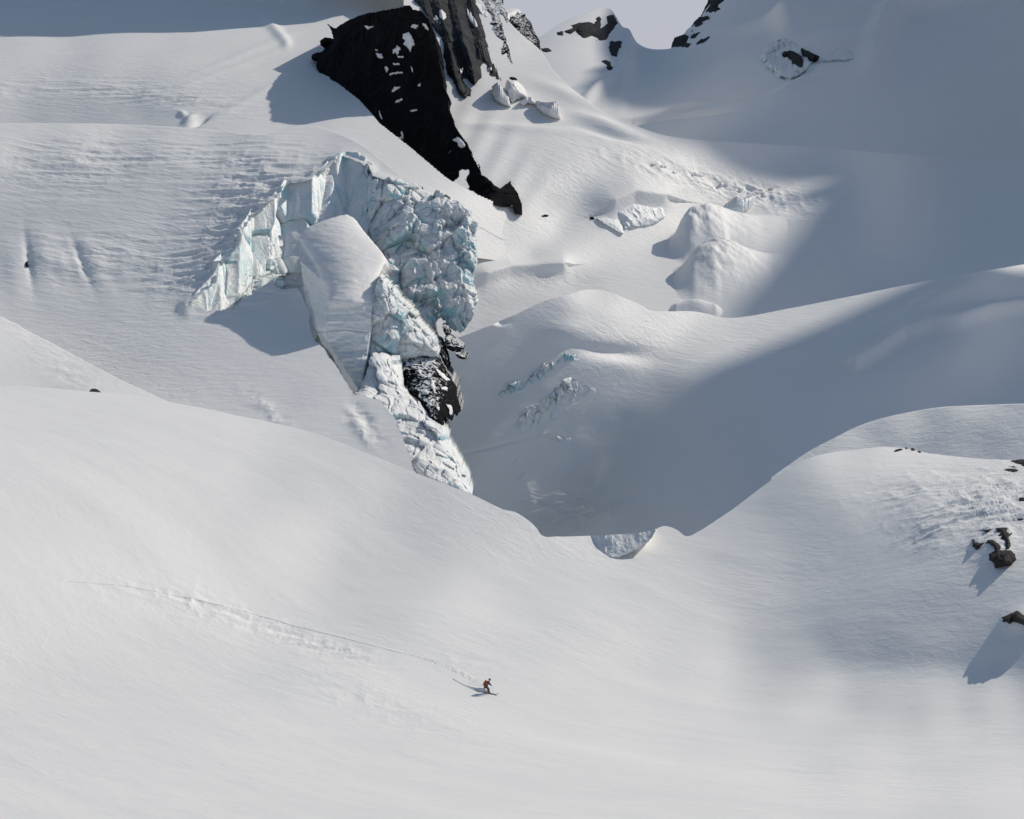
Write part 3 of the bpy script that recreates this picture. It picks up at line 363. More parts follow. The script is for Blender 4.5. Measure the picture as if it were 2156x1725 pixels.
sheet_mesh('snow_hill', K_sh, K_TOP, 1090, np.arange(1625, 2330, 2.6), 110, M_SNOW, lambda U, V, P: .2*fbm(P[..., 0]*.05, P[..., 1]*.05, 0, 3, 71), curl=[(3, .9), (10, 5), (30, 20)], rough=lambda U, V, P: 0*U+.55)

# ---------------------------------------------------------------- shaded mountainside at right with the col and the far peak
H_TOP = curve([(1090,92),(1120,85),(1141,75),(1180,50),(1210,38),(1230,33),(1250,22),(1270,17),(1287,22),(1300,42),(1310,57),(1325,66),(1335,86),(1350,97),(1390,104),(1418,98),(1432,85),(1445,65),(1470,45),(1485,22),(1500,5),(1530,-25),(1600,-110),(1700,-230),(1850,-400),(2000,-520),(2200,-620),(2600,-760),(3000,-840)])
H_sh = Sheet(1060,-900,60,37,25,1250.0,-0.1644340,2.073772e-05,[0,1679,3360,5044,6730,8415,10096,11766,13418,15046,16640,18192,19693,21134,22508,23810,25034,26179,27246,28237,29157,30014,30814,31564,32272,32941,33577,34183,34762,35321,35865,36397,36921,37436,37942,38441,38936,1822,3497,5175,6856,8540,10223,11903,13572,15224,16851,18443,19992,21487,22921,24284,25571,26777,27899,28938,29898,30786,31608,32374,33091,33768,34410,35021,35604,36162,36703,37233,37754,38270,38779,39279,39774,40266,3647,5318,6992,8669,10350,12032,13710,15379,17031,18657,20248,21794,23286,24712,26066,27339,28526,29624,30635,31563,32416,33202,33932,34615,35260,35874,36460,37020,37557,38080,38596,39107,39615,40119,40615,41105,41593,5479,7144,8812,10485,12162,13842,15519,17188,18841,20468,22059,23604,25091,26512,27856,29116,30285,31359,32340,33234,34049,34796,35487,36133,36743,37327,37888,38426,38942,39448,39951,40453,40954,41452,41944,42432,42917,7322,8979,10640,12306,13979,15656,17332,19002,20656,22285,23878,25422,26907,28323,29659,30906,32057,33106,34055,34910,35685,36390,37039,37644,38216,38765,39297,39811,40309,40803,41298,41794,42289,42783,43272,43757,44241,9182,10828,12479,14137,15803,17476,19151,20822,22480,24112,25707,27252,28735,30145,31473,32708,33842,34865,35779,36594,37324,37985,38589,39150,39680,40190,40688,41178,41664,42151,42641,43134,43628,44118,44605,45087,45568,11066,12697,14335,15981,17639,19306,20980,22653,24315,25952,27551,29096,30576,31979,33297,34520,35637,36634,37509,38281,38966,39581,40140,40655,41141,41611,42075,42542,43017,43500,43990,44483,44976,45465,45949,46428,46904,12982,14596,16216,17847,19492,21151,22821,24497,26165,27810,29414,30960,32434,33826,35128,36334,37432,38402,39238,39967,40611,41182,41696,42167,42608,43037,43468,43913,44378,44860,45353,45849,46343,46831,47311,47785,48254,14942,16533,18131,19741,21368,23014,24679,26358,28035,29691,31302,32848,34312,35685,36964,38142,39210,40149,40954,41650,42258,42792,43266,43694,44093,44480,44877,45301,45761,46247,46745,47244,47738,48223,48697,49163,49624,16959,18523,20093,21674,23275,24900,26557,28239,29931,31603,33225,34770,36219,37564,38807,39945,40974,41880,42660,43331,43912,44416,44857,45250,45609,45956,46317,46722,47182,47674,48178,48679,49170,49648,50113,50567,51015,19050,20581,22116,23660,25221,26814,28454,30142,31857,33556,35196,36739,38166,39471,40665,41757,42744,43616,44371,45020,45579,46061,46479,46845,47174,47487,47812,48199,48664,49164,49669,50165,50647,51112,51562,52000,52430,21235,22728,24222,25716,27220,28759,30369,32065,33819,35563,37229,38771,40166,41414,42546,43583,44527,45366,46093,46722,47265,47733,48138,48491,48806,49101,49403,49774,50241,50736,51230,51710,52172,52616,53043,53459,53867,23537,24990,26436,27867,29286,30735,32289,34000,35824,37642,39346,40884,42232,43403,44454,45422,46319,47124,47823,48434,48968,49431,49834,50189,50511,50817,51132,51500,51939,52402,52863,53312,53742,54155,54554,54941,55322,25985,27398,28795,30148,31443,32739,34190,35929,37882,39826,41580,43094,44373,45451,46399,47275,48105,48871,49548,50152,50683,51146,51555,51924,52268,52602,52944,53315,53720,54139,54555,54959,55347,55722,56085,56438,56787,28617,29989,31339,32605,33729,34765,36021,37813,40010,42169,43989,45468,46656,47612,48421,49164,49895,50606,51272,51877,52406,52868,53281,53669,54043,54414,54785,55161,55539,55913,56278,56631,56971,57302,57624,57940,58254,31484,32811,34117,35296,36195,36804,37700,39596,42232,44733,46642,48094,49183,49980,50593,51149,51744,52382,53022,53618,54132,54576,54986,55390,55800,56213,56619,57004,57360,57691,58004,58304,58594,58877,59157,59435,59711,34672,35933,37181,38261,38865,38838,39164,41258,44564,47494,49587,51087,52089,52681,53019,53305,53712,54236,54815,55377,55843,56239,56632,57052,57501,57964,58414,58814,59150,59440,59704,59953,60194,60432,60669,60908,61148,38326,39491,40632,41527,41649,40931,40740,43124,47234,50681,53086,54698,55587,55892,55843,55739,55875,56202,56642,57119,57487,57805,58176,58616,59112,59632,60136,60559,60875,61130,61351,61555,61752,61949,62147,62349,62555,42666,43796,44862,45634,45610,44854,44620,46993,51377,55256,57854,59365,59933,59795,59253,58659,58364,58315,58450,58710,58943,59205,59581,60061,60611,61187,61736,62183,62496,62731,62923,63093,63254,63415,63579,63748,63922,47807,49036,50191,51102,51523,51604,52154,54513,58443,62095,64366,65290,65188,64407,63278,62126,61220,60592,60226,60106,60181,60440,60864,61404,62009,62629,63205,63671,64001,64236,64412,64558,64690,64822,64956,65098,65246,53662,55052,56395,57619,58673,59736,61220,63853,67497,70633,72114,72069,71055,69485,67671,65879,64306,63026,62075,61507,61389,61639,62110,62700,63348,64000,64599,65081,65421,65657,65824,65951,66059,66164,66276,66398,66529,60093,61673,63254,64839,66465,68279,70479,73392,76822,79457,80053,78984,77063,74693,72193,69762,67548,65637,64105,63073,62735,62942,63422,64021,64677,65338,65946,66435,66777,67012,67172,67283,67370,67452,67547,67657,67777,66951,68718,70529,72425,74459,76719,79281,82175,85055,86959,86897,85162,82597,79695,76668,73693,70920,68461,66423,64973,64381,64461,64865,65409,66028,66662,67249,67729,68077,68316,68473,68574,68642,68703,68787,68892,69005,74093,76020,78022,80151,82445,84926,87561,90203,92438,93559,92969,90833,87849,84554,81097,77657,74408,71497,69074,67315,66409,66212,66433,66869,67417,67998,68546,69007,69353,69594,69750,69843,69900,69948,70021,70120,70227,81382,83438,85597,87905,90368,92945,95519,97847,99515,99999,98944,96489,93159,89431,85530,81646,77961,74648,71880,69825,68598,68096,68093,68386,68839,69354,69856,70290,70627,70865,71018,71107,71159,71202,71266,71354,71454])
def H_disp(U, V, P):
    d = 1.2*fbm(P[..., 0]*.008, P[..., 1]*.008, P[..., 2]*.012, 5, 81)
    d = d + spots(U, V, [(1700,40,130,16,7,-8),(1760,88,90,20,5,-6),(1660,50,30,26,7,10),(1860,60,26,70,8,28),(1840,150,30,36,6,25),(1950,15,90,10,6,-12)])
    d = d + spots(U, V, [(1390,248,120,5,-4,-6),(1540,205,80,4,-4,-14),(1460,222,70,4,3,-12),(1680,178,40,6,3,-20)])
    d = d + spots(U, V, [(1265,185,12,50,5,52),(1320,130,14,60,4,8)])
    return d
H_BOT = lambda u: np.where(u < 1330, G_TOP(u)+20, G_TOP(u)+14)
sheet_mesh('mountainside', H_sh, H_TOP, H_BOT, np.concatenate([np.arange(1092, 2200, 2.8), np.arange(2200, 3000, 12)]), 330, M_SNOW_FAR, H_disp, curl=[(5, 1), (20, 15), (60, 60), (160, 200)], rough=lambda U, V, P: 0*U+.35)


# added snow sheet that blocks brownish light from below, seen only through cracks and past the edges
_gx, _gy = np.meshgrid(np.linspace(-6000, 6000, 60), np.linspace(-1500, 9000, 60)); _gz = -150+8*fbm(_gx*.002, _gy*.002, 0, 3, 90)
tag(link_mesh('light_block_floor', np.stack([_gx, _gy, _gz], -1).reshape(-1, 3), grid_faces(60, 60, flip=True), M_SNOW_FAR, attrs={'rough': np.full(_gx.shape, .3)}), kind='structure')
# ---------------------------------------------------------------- mountains outside the frame whose shadows fall into it
AZ = np.array([math.sin(SUN_AZ), math.cos(SUN_AZ)]); LAT = np.array([-math.cos(SUN_AZ), math.sin(SUN_AZ)])
def sun_point(p, q, a):                                   # point seen at (p, q) from the sun, a metres along its azimuth
    xy = p*LAT+a*AZ
    return np.array([xy[0], xy[1], (q+a*math.sin(SUN_EL))/math.cos(SUN_EL)])
def ridge_mesh(name, pts, tans, depth, mat, n=260, rough=3.0, seed=5):
    pts = np.asarray(pts); s = np.concatenate([[0], np.cumsum(np.linalg.norm(np.diff(pts, axis=0), axis=1))]); ss = np.sort(np.concatenate([np.linspace(0, s[-1], n), s]))
    R = np.stack([np.interp(ss, s, pts[:, k]) for k in range(3)], -1)
    d = np.stack([np.interp(ss, s, np.gradient(pts[:, k], s)) for k in (0, 1)], -1); k = np.ones(25)/25
    d = np.stack([np.convolve(np.pad(d[:, c], 12, 'edge'), k, 'valid') for c in (0, 1)], -1); d /= np.linalg.norm(d, axis=1, keepdims=True)
    nrm = np.stack([-d[:, 1], d[:, 0]], -1)
    prof = np.concatenate([-np.linspace(1, 0, 34)**1.4, np.linspace(0, 1, 34)[1:]**1.4]); rows = []
    for w in prof:
        t = tans[0] if w < 0 else tans[1]; dz = abs(w)*(np.interp(ss, s, depth) if np.ndim(depth) else depth); off = np.sign(w)*dz/t
        P = np.stack([R[:, 0]+nrm[:, 0]*off, R[:, 1]+nrm[:, 1]*off, R[:, 2]-dz], -1)
        a = rough*min(1.0, abs(w)*12)
        P[:, 0] += a*fbm(P[:, 0]*.03, P[:, 1]*.03, P[:, 2]*.03, 4, seed); P[:, 1] += a*fbm(P[:, 0]*.03, P[:, 1]*.03, P[:, 2]*.03, 4, seed+9)
        rows.append(P)
    P = np.array(rows)
    return tag(link_mesh(name, P.reshape(-1, 3), grid_faces(*P.shape[:2]), mat, attrs={'rough': np.full(P.shape[:2], .4)}), kind='structure')
RIDGE = [(120,-300),(180,-262),(265,-226),(300,-236),(380,-250),(396,-255),(399,-300),(405,-342),(425,-342),(436,-300),(444,-291),(454,-294),(470,-304),(486,-313),(507,-324),(513,-317),(520,-332),(524,-321),(527,-318),(530,-309),(533,-297),(536,-285),(545,-275),(600,-277),(640,-282),(700,-330),(779,-405),(830,-422),(928,-448),(1029,-476),(1080,-500),(1120,-514),(1150,-532),(1363,-602),(1500,-650)]
ridge_mesh('mountain_ridge', [sun_point(p, q, 1500+.8*max(0, p-520)) for p, q in RIDGE], (3.0, 1.2), 760, M_SNOW_FAR, 300, 6.0)
PEAK = [(713,-206,-62),(722,-200,-62),(735,-191,-53),(757,-176,-56),(800,-166,-60),(880,-150,-70),(960,-160,-80)]
ridge_mesh('rock_summit', [sun_point(p, q, (x+math.cos(SUN_AZ)*p)/math.sin(SUN_AZ)) for p, q, x in PEAK], (3.0, 3.0), [26, 38, 62, 90, 112, 125, 150], M_SNOW_FAR, 160, 2.0, 15)
# ---------------------------------------------------------------- rock and ice materials
def rock_material(name, dark=(.005, .0065, .009), light=(.011, .0115, .013), streak=True, dust=.0, lit=(.034, .029, .026), sc=.35):
    m, N, L, b = new_mat(name)
    tc = N.new('ShaderNodeTexCoord').outputs['Object']
    n1 = nz(N, L, tc, sc, 8, ((1, 1, .22), (0, 0, 0)) if streak else None, .62, .6)
    n2 = nz(N, L, tc, sc*6, 6, ((1, 1, .35), (0, 0, 0)) if streak else None, .6)
    mx = math_node(N, L, 'ADD', math_node(N, L, 'MULTIPLY', n1.outputs['Fac'], .65), math_node(N, L, 'MULTIPLY', n2.outputs['Fac'], .35))
    cr = ramp(N, L, mx, [(.32, dark), (.55, light), (.72, lit)])
    col = cr.outputs['Color']
    if dust > 0:                                          # snow caught on ledges
        ge = N.new('ShaderNodeNewGeometry'); sx = N.new('ShaderNodeSeparateXYZ'); L.new(ge.outputs['Normal'], sx.inputs[0])
        n3 = nz(N, L, tc, sc*2.6, 7, ((1, 1, .7), (0, .3, 0)), .7)
        f = math_node(N, L, 'ADD', math_node(N, L, 'MULTIPLY', sx.outputs['Z'], .55), n3.outputs['Fac'])
        fr = ramp(N, L, f, [(1.12-dust, (0, 0, 0)), (1.15-dust, (1, 1, 1))])
        mm = N.new('ShaderNodeMix'); mm.data_type = 'RGBA'; L.new(fr.outputs['Color'], mm.inputs['Factor']); L.new(col, mm.inputs['A']); mm.inputs['B'].default_value = (.8, .82, .85, 1); col = mm.outputs['Result']
    L.new(col, b.inputs['Base Color']); b.inputs['Roughness'].default_value = .9; b.inputs['Specular IOR Level'].default_value = .03
    bp = N.new('ShaderNodeBump'); bp.inputs['Distance'].default_value = .5/sc*.35; bp.inputs['Strength'].default_value = .8; L.new(mx, bp.inputs['Height']); L.new(bp.outputs['Normal'], b.inputs['Normal'])
    return m
M_ROCK = rock_material('dark_rock', dust=.12, sc=.35)
M_PILLAR = rock_material('grey_rock', (.016, .018, .021), (.062, .065, .068), True, .10, (.13, .134, .138), .22)
M_ROCKS = rock_material('snowy_rock', dust=.14, sc=.45)
M_ROCKF = rock_material('far_rock', (.02, .022, .026), (.05, .05, .052), False, .0, sc=.12)
M_BOULDER = rock_material('boulder_rock', (.02, .021, .023), (.06, .056, .052), False, .0, (.10, .095, .09), 1.1)
def ice_material(name, pale=(.86, .89, .89), deep=(.52, .78, .82), snow=.5, flutes=False, rough=.38, sc=.22, bump=.8, bands=False):
    m, N, L, b = new_mat(name)
    tc = N.new('ShaderNodeTexCoord').outputs['Object']
    st = ((1, 1, .28), (0, 0, 0)) if flutes else ((1, 1, .8), (0, 0, 0))
    n1 = nz(N, L, tc, sc, 7, st, .6, .4); n2 = nz(N, L, tc, sc*5, 6, st, .65)
    cr = ramp(N, L, n1.outputs['Fac'], [(.36, deep), (.53, pale), (.75, (.82, .86, .87))])
    icecol = cr.outputs['Color']
    if bands:                                             # yearly layers of old snow, grey with dust
        nb = nz(N, L, tc, .55, 5, ((.05, .05, 1.0), (math.radians(4), 0, 0)), .7, .35); rb_ = ramp(N, L, nb.outputs['Fac'], [(.36, (.78, .80, .80)), (.46, (1, 1, 1)), (.60, (1, 1, 1)), (.66, (.90, .94, .95))])
        ml = N.new('ShaderNodeMix'); ml.data_type = 'RGBA'; ml.blend_type = 'MULTIPLY'; ml.inputs['Factor'].default_value = 1.0; L.new(icecol, ml.inputs['A']); L.new(rb_.outputs['Color'], ml.inputs['B']); icecol = ml.outputs['Result']
    ge = N.new('ShaderNodeNewGeometry'); sx = N.new('ShaderNodeSeparateXYZ'); L.new(ge.outputs['Normal'], sx.inputs[0])
    f = math_node(N, L, 'ADD', math_node(N, L, 'MULTIPLY', sx.outputs['Z'], .7), math_node(N, L, 'MULTIPLY', n2.outputs['Fac'], .8))
    fr = ramp(N, L, f, [(1.05-snow*.6, (0, 0, 0)), (1.20-snow*.6, (1, 1, 1))])
    mm = N.new('ShaderNodeMix'); mm.data_type = 'RGBA'; L.new(fr.outputs['Color'], mm.inputs['Factor']); L.new(icecol, mm.inputs['A']); mm.inputs['B'].default_value = (.85, .86, .86, 1)
    L.new(mm.outputs['Result'], b.inputs['Base Color'])
    rr = N.new('ShaderNodeMapRange'); L.new(fr.outputs['Color'], rr.inputs['Value']); rr.inputs['To Min'].default_value = rough; rr.inputs['To Max'].default_value = .65; L.new(rr.outputs['Result'], b.inputs['Roughness'])
    b.inputs['Specular IOR Level'].default_value = .45
    bp = N.new('ShaderNodeBump'); bp.inputs['Distance'].default_value = bump; bp.inputs['Strength'].default_value = .7
    L.new(math_node(N, L, 'ADD', n2.outputs['Fac'], math_node(N, L, 'MULTIPLY', n1.outputs['Fac'], 1.5)), bp.inputs['Height']); L.new(bp.outputs['Normal'], b.inputs['Normal'])
    return m
M_ICEWALL = ice_material('ice_wall', flutes=True, snow=.35, bump=.5)
M_ICEFALL = ice_material('broken_ice', pale=(.84, .88, .885), deep=(.30, .66, .73), snow=.60, rough=.22, sc=.16, bump=1.0)
M_ICEBODY = ice_material('layered_ice', bands=True, pale=(.85, .87, .87), deep=(.77, .835, .85), snow=.5, bump=.3, rough=.5)

M_BLUEICE = ice_material('blue_ice', pale=(.66, .82, .85), deep=(.34, .64, .70), snow=.34, sc=.06, bump=2.0)

M_APRON = ice_material('snowy_ice', pale=(.84, .87, .875), deep=(.48, .74, .79), snow=.60, sc=.14, bump=.6)

def relief(name, poly, step, depth, mat, parent=None, back=6.0, disp=None, drop=.3, rough=.5, smooth_shade=True):
    """a solid whose front fills an outline at real distances; its sides and back are closed"""
    poly = np.asarray(poly, float); u0, v0 = poly.min(0)-step; u1, v1 = poly.max(0)+step
    U, V = np.meshgrid(np.arange(u0, u1+step, step), np.arange(v0, v1+step, step))
    m = inside(poly, (U[:-1, :-1]+U[1:, 1:])/2, (V[:-1, :-1]+V[1:, 1:])/2)
    P = pt(U, V, depth(U, V))
    if disp is not None: P = P + disp(U, V, P)
    f = grid_faces(*U.shape, m)
    n = P.reshape(-1, 3); bk = (back(U, V) if callable(back) else np.full(U.shape, float(back))).reshape(-1, 1); B = n+np.array([[0, 1.0, -drop]])*bk
    mp = np.pad(m, 1); nc = U.shape[1]; side = []
    r, c = np.nonzero(m)
    for dr, dc, e in ((-1, 0, ((0, 0), (0, 1))), (1, 0, ((1, 1), (1, 0))), (0, -1, ((1, 0), (0, 0))), (0, 1, ((0, 1), (1, 1)))):
        k = ~mp[r+1+dr, c+1+dc]; rr, cc = r[k], c[k]
        a = (rr+e[0][0])*nc+cc+e[0][1]; b = (rr+e[1][0])*nc+cc+e[1][1]
        side.append(np.stack([a, b, b+len(n), a+len(n)], 1))
    F = np.concatenate([f]+side+[f[:, ::-1]+len(n)]); V3 = np.concatenate([n, B])
    used = np.unique(F); remap = np.full(len(V3), -1); remap[used] = np.arange(len(used))
    return link_mesh(name, V3[used], remap[F], mat, parent, smooth_shade, {'rough': np.full(len(used), rough)})
def hold(name, label, cat, at, group=None):
    o = bpy.data.objects.new(name, None); o.empty_display_size = 2.0; COL.objects.link(o); o.location = Vector([float(x) for x in at]); return tag(o, label, cat, group)
def adopt(o, parent):                                     # part built in world place under a thing with its own origin
    o.parent = parent; o.matrix_parent_inverse = Matrix.Translation(-parent.location)
    return o
def dome(poly, U, V, H, r): return H*(1-np.exp(-edge_dist(poly, U, V)/r))*inside(poly, U, V)
def plane_fit(pts):
    A = np.array([[1, u, v] for u, v, y in pts]); w = np.array([1/y for u, v, y in pts]); c = np.linalg.lstsq(A, w, rcond=None)[0]
    return lambda U, V: 1/(c[0]+c[1]*U+c[2]*V)
def rbf(pts, s=90.0):                                     # smooth depth through scattered distances, on top of a plane
    pf = plane_fit(pts); X = np.array([p[:2] for p in pts], float); r = np.array([p[2] for p in pts])-pf(X[:, 0], X[:, 1])
    K = lambda a, b: np.exp(-(((a[:, None]-b[None])**2).sum(-1))/(2*s*s)); w = np.linalg.solve(K(X, X)+.02*np.eye(len(X)), r)
    return lambda U, V: pf(U, V)+(K(np.stack([np.ravel(U), np.ravel(V)], -1).astype(float), X)@w).reshape(np.shape(U))
z2 = lambda L, a, bx, by=0.0: [(bx+a*x, by+a*y) for x, y in L]
c2 = lambda L: z2(L, .2929, 578.9)                        # outlines were read from enlarged views of the photo
c3 = lambda L: z2(L, .4873, 1105.3)
c4 = lambda L: z2(L, .3203, 368.4, 289.5)
c5 = lambda L: z2(L, .3662, 947.4, 368.4)
c6 = lambda L: z2(L, .3662, 1526.3, 789.5)
c7 = lambda L: z2(L, .3905, 631.6, 736.8)
c8 = lambda L: z2(L, .2136, 0, 473.7)

# ---------------------------------------------------------------- the great rock face
E_pts = [(690,60,774),(664,129,770),(696,173,744),(757,228,724),(790,265,717),(857,318,707),(895,349,699),(930,384,690),(780,28,742),(880,8,716),(945,211,708),(927,100,716),(971,281,700),(1018,369,684),(1004,416,677),(1060,398,676),(1100,445,664),(1036,431,668)]
E_fit = rbf(E_pts, 120)
def E_depth(U, V):
    k = smooth(985, 1050, U)                              # the tail of the rock lies flush in the snow
    return E_fit(U, V)*(1-k)+(G_sh.depth(U, V)-1.0)*k
def rocky(amp, sc, seed, zst=.35):
    def f(U, V, P):
        a = fbm(P[..., 0]*sc, P[..., 1]*sc*.6, P[..., 2]*sc*zst, 5, seed, .55); b = fbm(P[..., 0]*sc*.5, P[..., 1]*sc*.3, P[..., 2]*sc*.4, 3, seed+3, ridged=True)
        q = np.floor(b*5)/5
        return (amp*(a+.7*q+.3*b))[..., None]*np.array([-.35, -.9, .1])
    return f
face_o = rough_poly(ROCK, 2.2, 4, 3)
rf = hold('rock_cliff', 'tall black rock cliff dropping from the snowy summit to the glacier', 'cliff', pt(930, 384, 661))
adopt(relief('rock_wall', face_o, 1.6, E_depth, M_ROCK, back=lambda U, V: np.clip(np.where(U > 850, G_sh.depth(U, V), D_sh.depth(U, V))-E_depth(U, V)+3, 4, 60), disp=rocky(3.2, .07, 31), smooth_shade=False, drop=0), rf)
PATCH = [[(930,250),(950,240),(970,235),(985,255),(1005,290),(1015,320),(1000,330),(992,350),(985,375),(975,350),(960,335),(930,320),(948,295),(928,275)], [(860,362),(880,350),(890,330),(920,352),(905,370),(908,385),(890,400),(880,380),(862,385)], [(828,533),(870,524),(930,522),(928,528),(870,531),(832,540)],
  [(738,388),(775,390),(782,418),(760,418),(742,408)], [(788,482),(806,476),(817,492),(806,518),(796,512)], [(838,655),(846,640),(868,627),(912,628),(900,637),(880,645),(850,658)], [(864,738),(875,722),(900,718),(918,708),(924,718),(900,728)], [(873,990),(900,992),(922,985),(918,955),(930,948),(938,992),(905,1010),(888,1032),(878,1015)],
  [(988,192),(1010,180),(1038,184),(1020,205)], [(1292,1008),(1305,1002),(1330,990),(1352,1010),(1372,1048),(1345,1066),(1328,1050),(1322,1025)], [(1078,172),(1100,182),(1120,216),(1098,206)], [(662,188),(690,192),(714,190),(690,200),(678,215)], [(985,800),(1005,792),(1040,793),(1010,806)], [(748,795),(756,800),(772,840),(778,855),(768,848)], [(895,410),(940,412),(940,417),(895,416)], [(862,462),(912,460),(912,466),(868,468)], [(1040,615),(1062,605),(1062,622)], [(995,480),(1006,498),(1006,520),(998,512)], [(735,362),(748,362),(746,372)]]
for q in PATCH:
    o = rough_poly(c2(q), 1.5, 1.6, 8)
    adopt(relief('snow_patch', o, .9, lambda U, V: E_depth(U, V)-1.0-dome(o, U, V, 1.2, 5), M_SNOW, back=5, disp=rocky(3.2, .07, 31)), rf)
def ribbon(name, pts, w, depth, mat, thick=.4, seed=1):
    pts = rough_poly(pts, w*.5, 3, seed, closed=False); pts = np.array(pts); d = np.gradient(pts, axis=0); d /= np.linalg.norm(d, axis=1, keepdims=True); n = np.stack([-d[:, 1], d[:, 0]], -1)
    poly = np.concatenate([pts+n*w/2, (pts-n*w/2)[::-1]])
    return relief(name, poly, .7, depth, mat, back=thick, drop=0)
M_VEIN = rock_material('pale_vein', (.16, .16, .16), (.25, .25, .25), False, 0, (.3, .3, .3))
for q in ([(1080,1196),(1140,1166),(1185,1150),(1240,1110),(1290,1058),(1308,1035)], [(1440,1362),(1480,1335),(1525,1308)]):
    adopt(ribbon('quartz_vein', c2(q), 1.5, lambda U, V: E_depth(U, V)-.8, M_VEIN, 3.0), rf)

def on(sh, off=0.0): return lambda U, V: sh.depth(U, V)+off
def rock_on(name, label, poly, sh, H, r, mat, step=1.2, amp=.6, sc=.4, back=6.0, jag=1.2, jstep=3.0, seed=1, group=None, parent=None, sink=.5):
    o = rough_poly(poly, jag, jstep, seed)
    dep = lambda U, V: sh.depth(U, V)+sink-dome(o, U, V, H, r)*(.75+.5*fbm(U*.06, V*.06, seed, 3, seed))
    ob = relief(name, o, step, dep, mat, back=back, disp=rocky(amp, sc, seed), smooth_shade=False)
    if parent: return adopt(ob, parent)
    return tag(ob, label, 'rock', group)
# grey pillars right of the face
PIL = c2([(1012,4),(1060,-60),(1440,-60),(1450,40),(1470,110),(1500,190),(1530,260),(1560,330),(1580,400),(1600,460),(1625,540),(1645,600),(1655,655),(1640,625),(1610,590),(1580,575),(1560,550),(1535,510),(1528,495),(1515,460),(1500,440),(1490,490),(1492,560),(1470,570),(1440,610),(1400,590),(1365,580),(1385,620),(1418,650),(1415,704),(1395,690),(1378,705),(1340,682),(1315,645),(1300,610),(1275,570),(1230,548),(1228,480),(1215,380),(1200,300),(1170,230),(1140,190),(1110,130),(1070,80)])
pb = hold('rock_buttress', 'grey lit rock pillars standing right of the black face', 'rock', G_sh.at(1000, 190))
po = rough_poly(PIL, 1.6, 4, 5)
def P_depth(U, V):
    w = U*.9+V*-.22                                       # pillars lean like the photo's
    f = np.abs(((w+14*fbm(U*.01, V*.006, 0, 3, 4))/34.0) % 1-.5)*2
    return G_sh.depth(U, V)-3-dome(po, U, V, 7, 14)+5.0*f-3.0*np.floor(1.5*fbm(w*.05, V*.008, 0, 2, 6)*2)/2
adopt(relief('pillars', po, 1.5, P_depth, M_PILLAR, back=40, disp=rocky(1.6, .16, 37, .12), smooth_shade=False, drop=0), pb)
for q in ([(1180,75),(1200,70),(1225,95),(1230,125),(1205,150),(1185,120)], [(1142,140),(1155,110),(1190,150),(1203,192),(1180,185)], [(1380,60),(1400,80),(1440,140),(1460,195),(1440,195),(1405,150),(1385,110)], [(1440,20),(1490,30),(1520,60),(1525,120),(1500,130),(1480,90)], [(1330,500),(1350,490),(1345,520),(1332,525)], [(1530,490),(1555,485),(1560,505),(1540,510)]):
    o = rough_poly(c2(q), .7, 2, 9); adopt(relief('snow_patch', o, 1.0, lambda U, V: P_depth(U, V)-1.5-dome(o, U, V, 1.5, 6), M_SNOW, back=6), pb)
rock_on('rock_rib', 'thin dark rock rib slanting down the lit snow right of the pillars', c2([(1540,-40),(1600,60),(1640,180),(1655,240),(1690,330),(1700,400),(1720,470),(1690,440),(1660,390),(1640,400),(1618,345),(1625,300),(1600,270),(1560,200),(1545,110),(1500,0)]), G_sh, 5, 12, M_ROCKS, amp=1.4, sc=.2, back=20, seed=12)
rock_on('rock_ridge', 'dark rock edge on the skyline at the top of the lit snow slope', c2([(1545,-60),(1640,-60),(1640,20),(1660,90),(1680,165),(1660,150),(1620,110),(1580,60),(1550,30)]), G_sh, 5, 12, M_ROCKS, amp=1.2, sc=.2, back=20, seed=13)
ok_ = hold('rock_outcrop', 'dark skyline outcrop with a white snow cap left of the far peak', 'rock', pt(1110, 100, 870))
oo = rough_poly(c2([(1680,120),(1690,80),(1740,75),(1770,95),(1803,100),(1800,120),(1830,150),(1850,195),(1885,260),(1900,300),(1918,385),(1880,400),(1790,330),(1740,260),(1700,190)]), 1.4, 3.5, 14)
O_dep = plane_fit([(1077,30,880),(1140,112,850),(1090,90,845),(1120,50,870)])
adopt(relief('crag', oo, 1.2, lambda U, V: O_dep(U, V)-dome(oo, U, V, 6, 10), M_ROCKS, back=35, disp=rocky(1.5, .2, 15), smooth_shade=False, drop=0), ok_)
oc = rough_poly(c2([(1640,70),(1700,62),(1745,64),(1770,85),(1760,102),(1740,95),(1720,118),(1690,125),(1682,150),(1655,130)]), .6, 3, 4)
adopt(relief('snow_cap', oc, 1.2, lambda U, V: O_dep(U, V)-5-dome(oc, U, V, 6, 10), M_SNOW, back=20, drop=0), ok_)
# small rocks in the lit valley
rock_on('rock_outcrop', 'flat dark rock under a snow overhang above the ice blocks', c2([(1680,565),(1700,548),(1740,560),(1760,582),(1700,588)]), G_sh, 2.5, 5, M_ROCK, seed=16, jag=.6)
rock_on('rock_outcrop', 'tiny dark rock poking out left of the low ice wall in the valley', c5([(798,240),(820,236),(834,246),(830,262),(802,258)]), G_sh, 2, 4, M_ROCK, seed=17, jag=.5, step=.9)
rock_on('rock_outcrop', 'sliver of dark rock in the snow below the foot of the cliff', c5([(526,236),(550,228),(572,234),(560,243),(535,243)]), G_sh, 1.5, 4, M_ROCK, seed=18, jag=.4, step=.9)

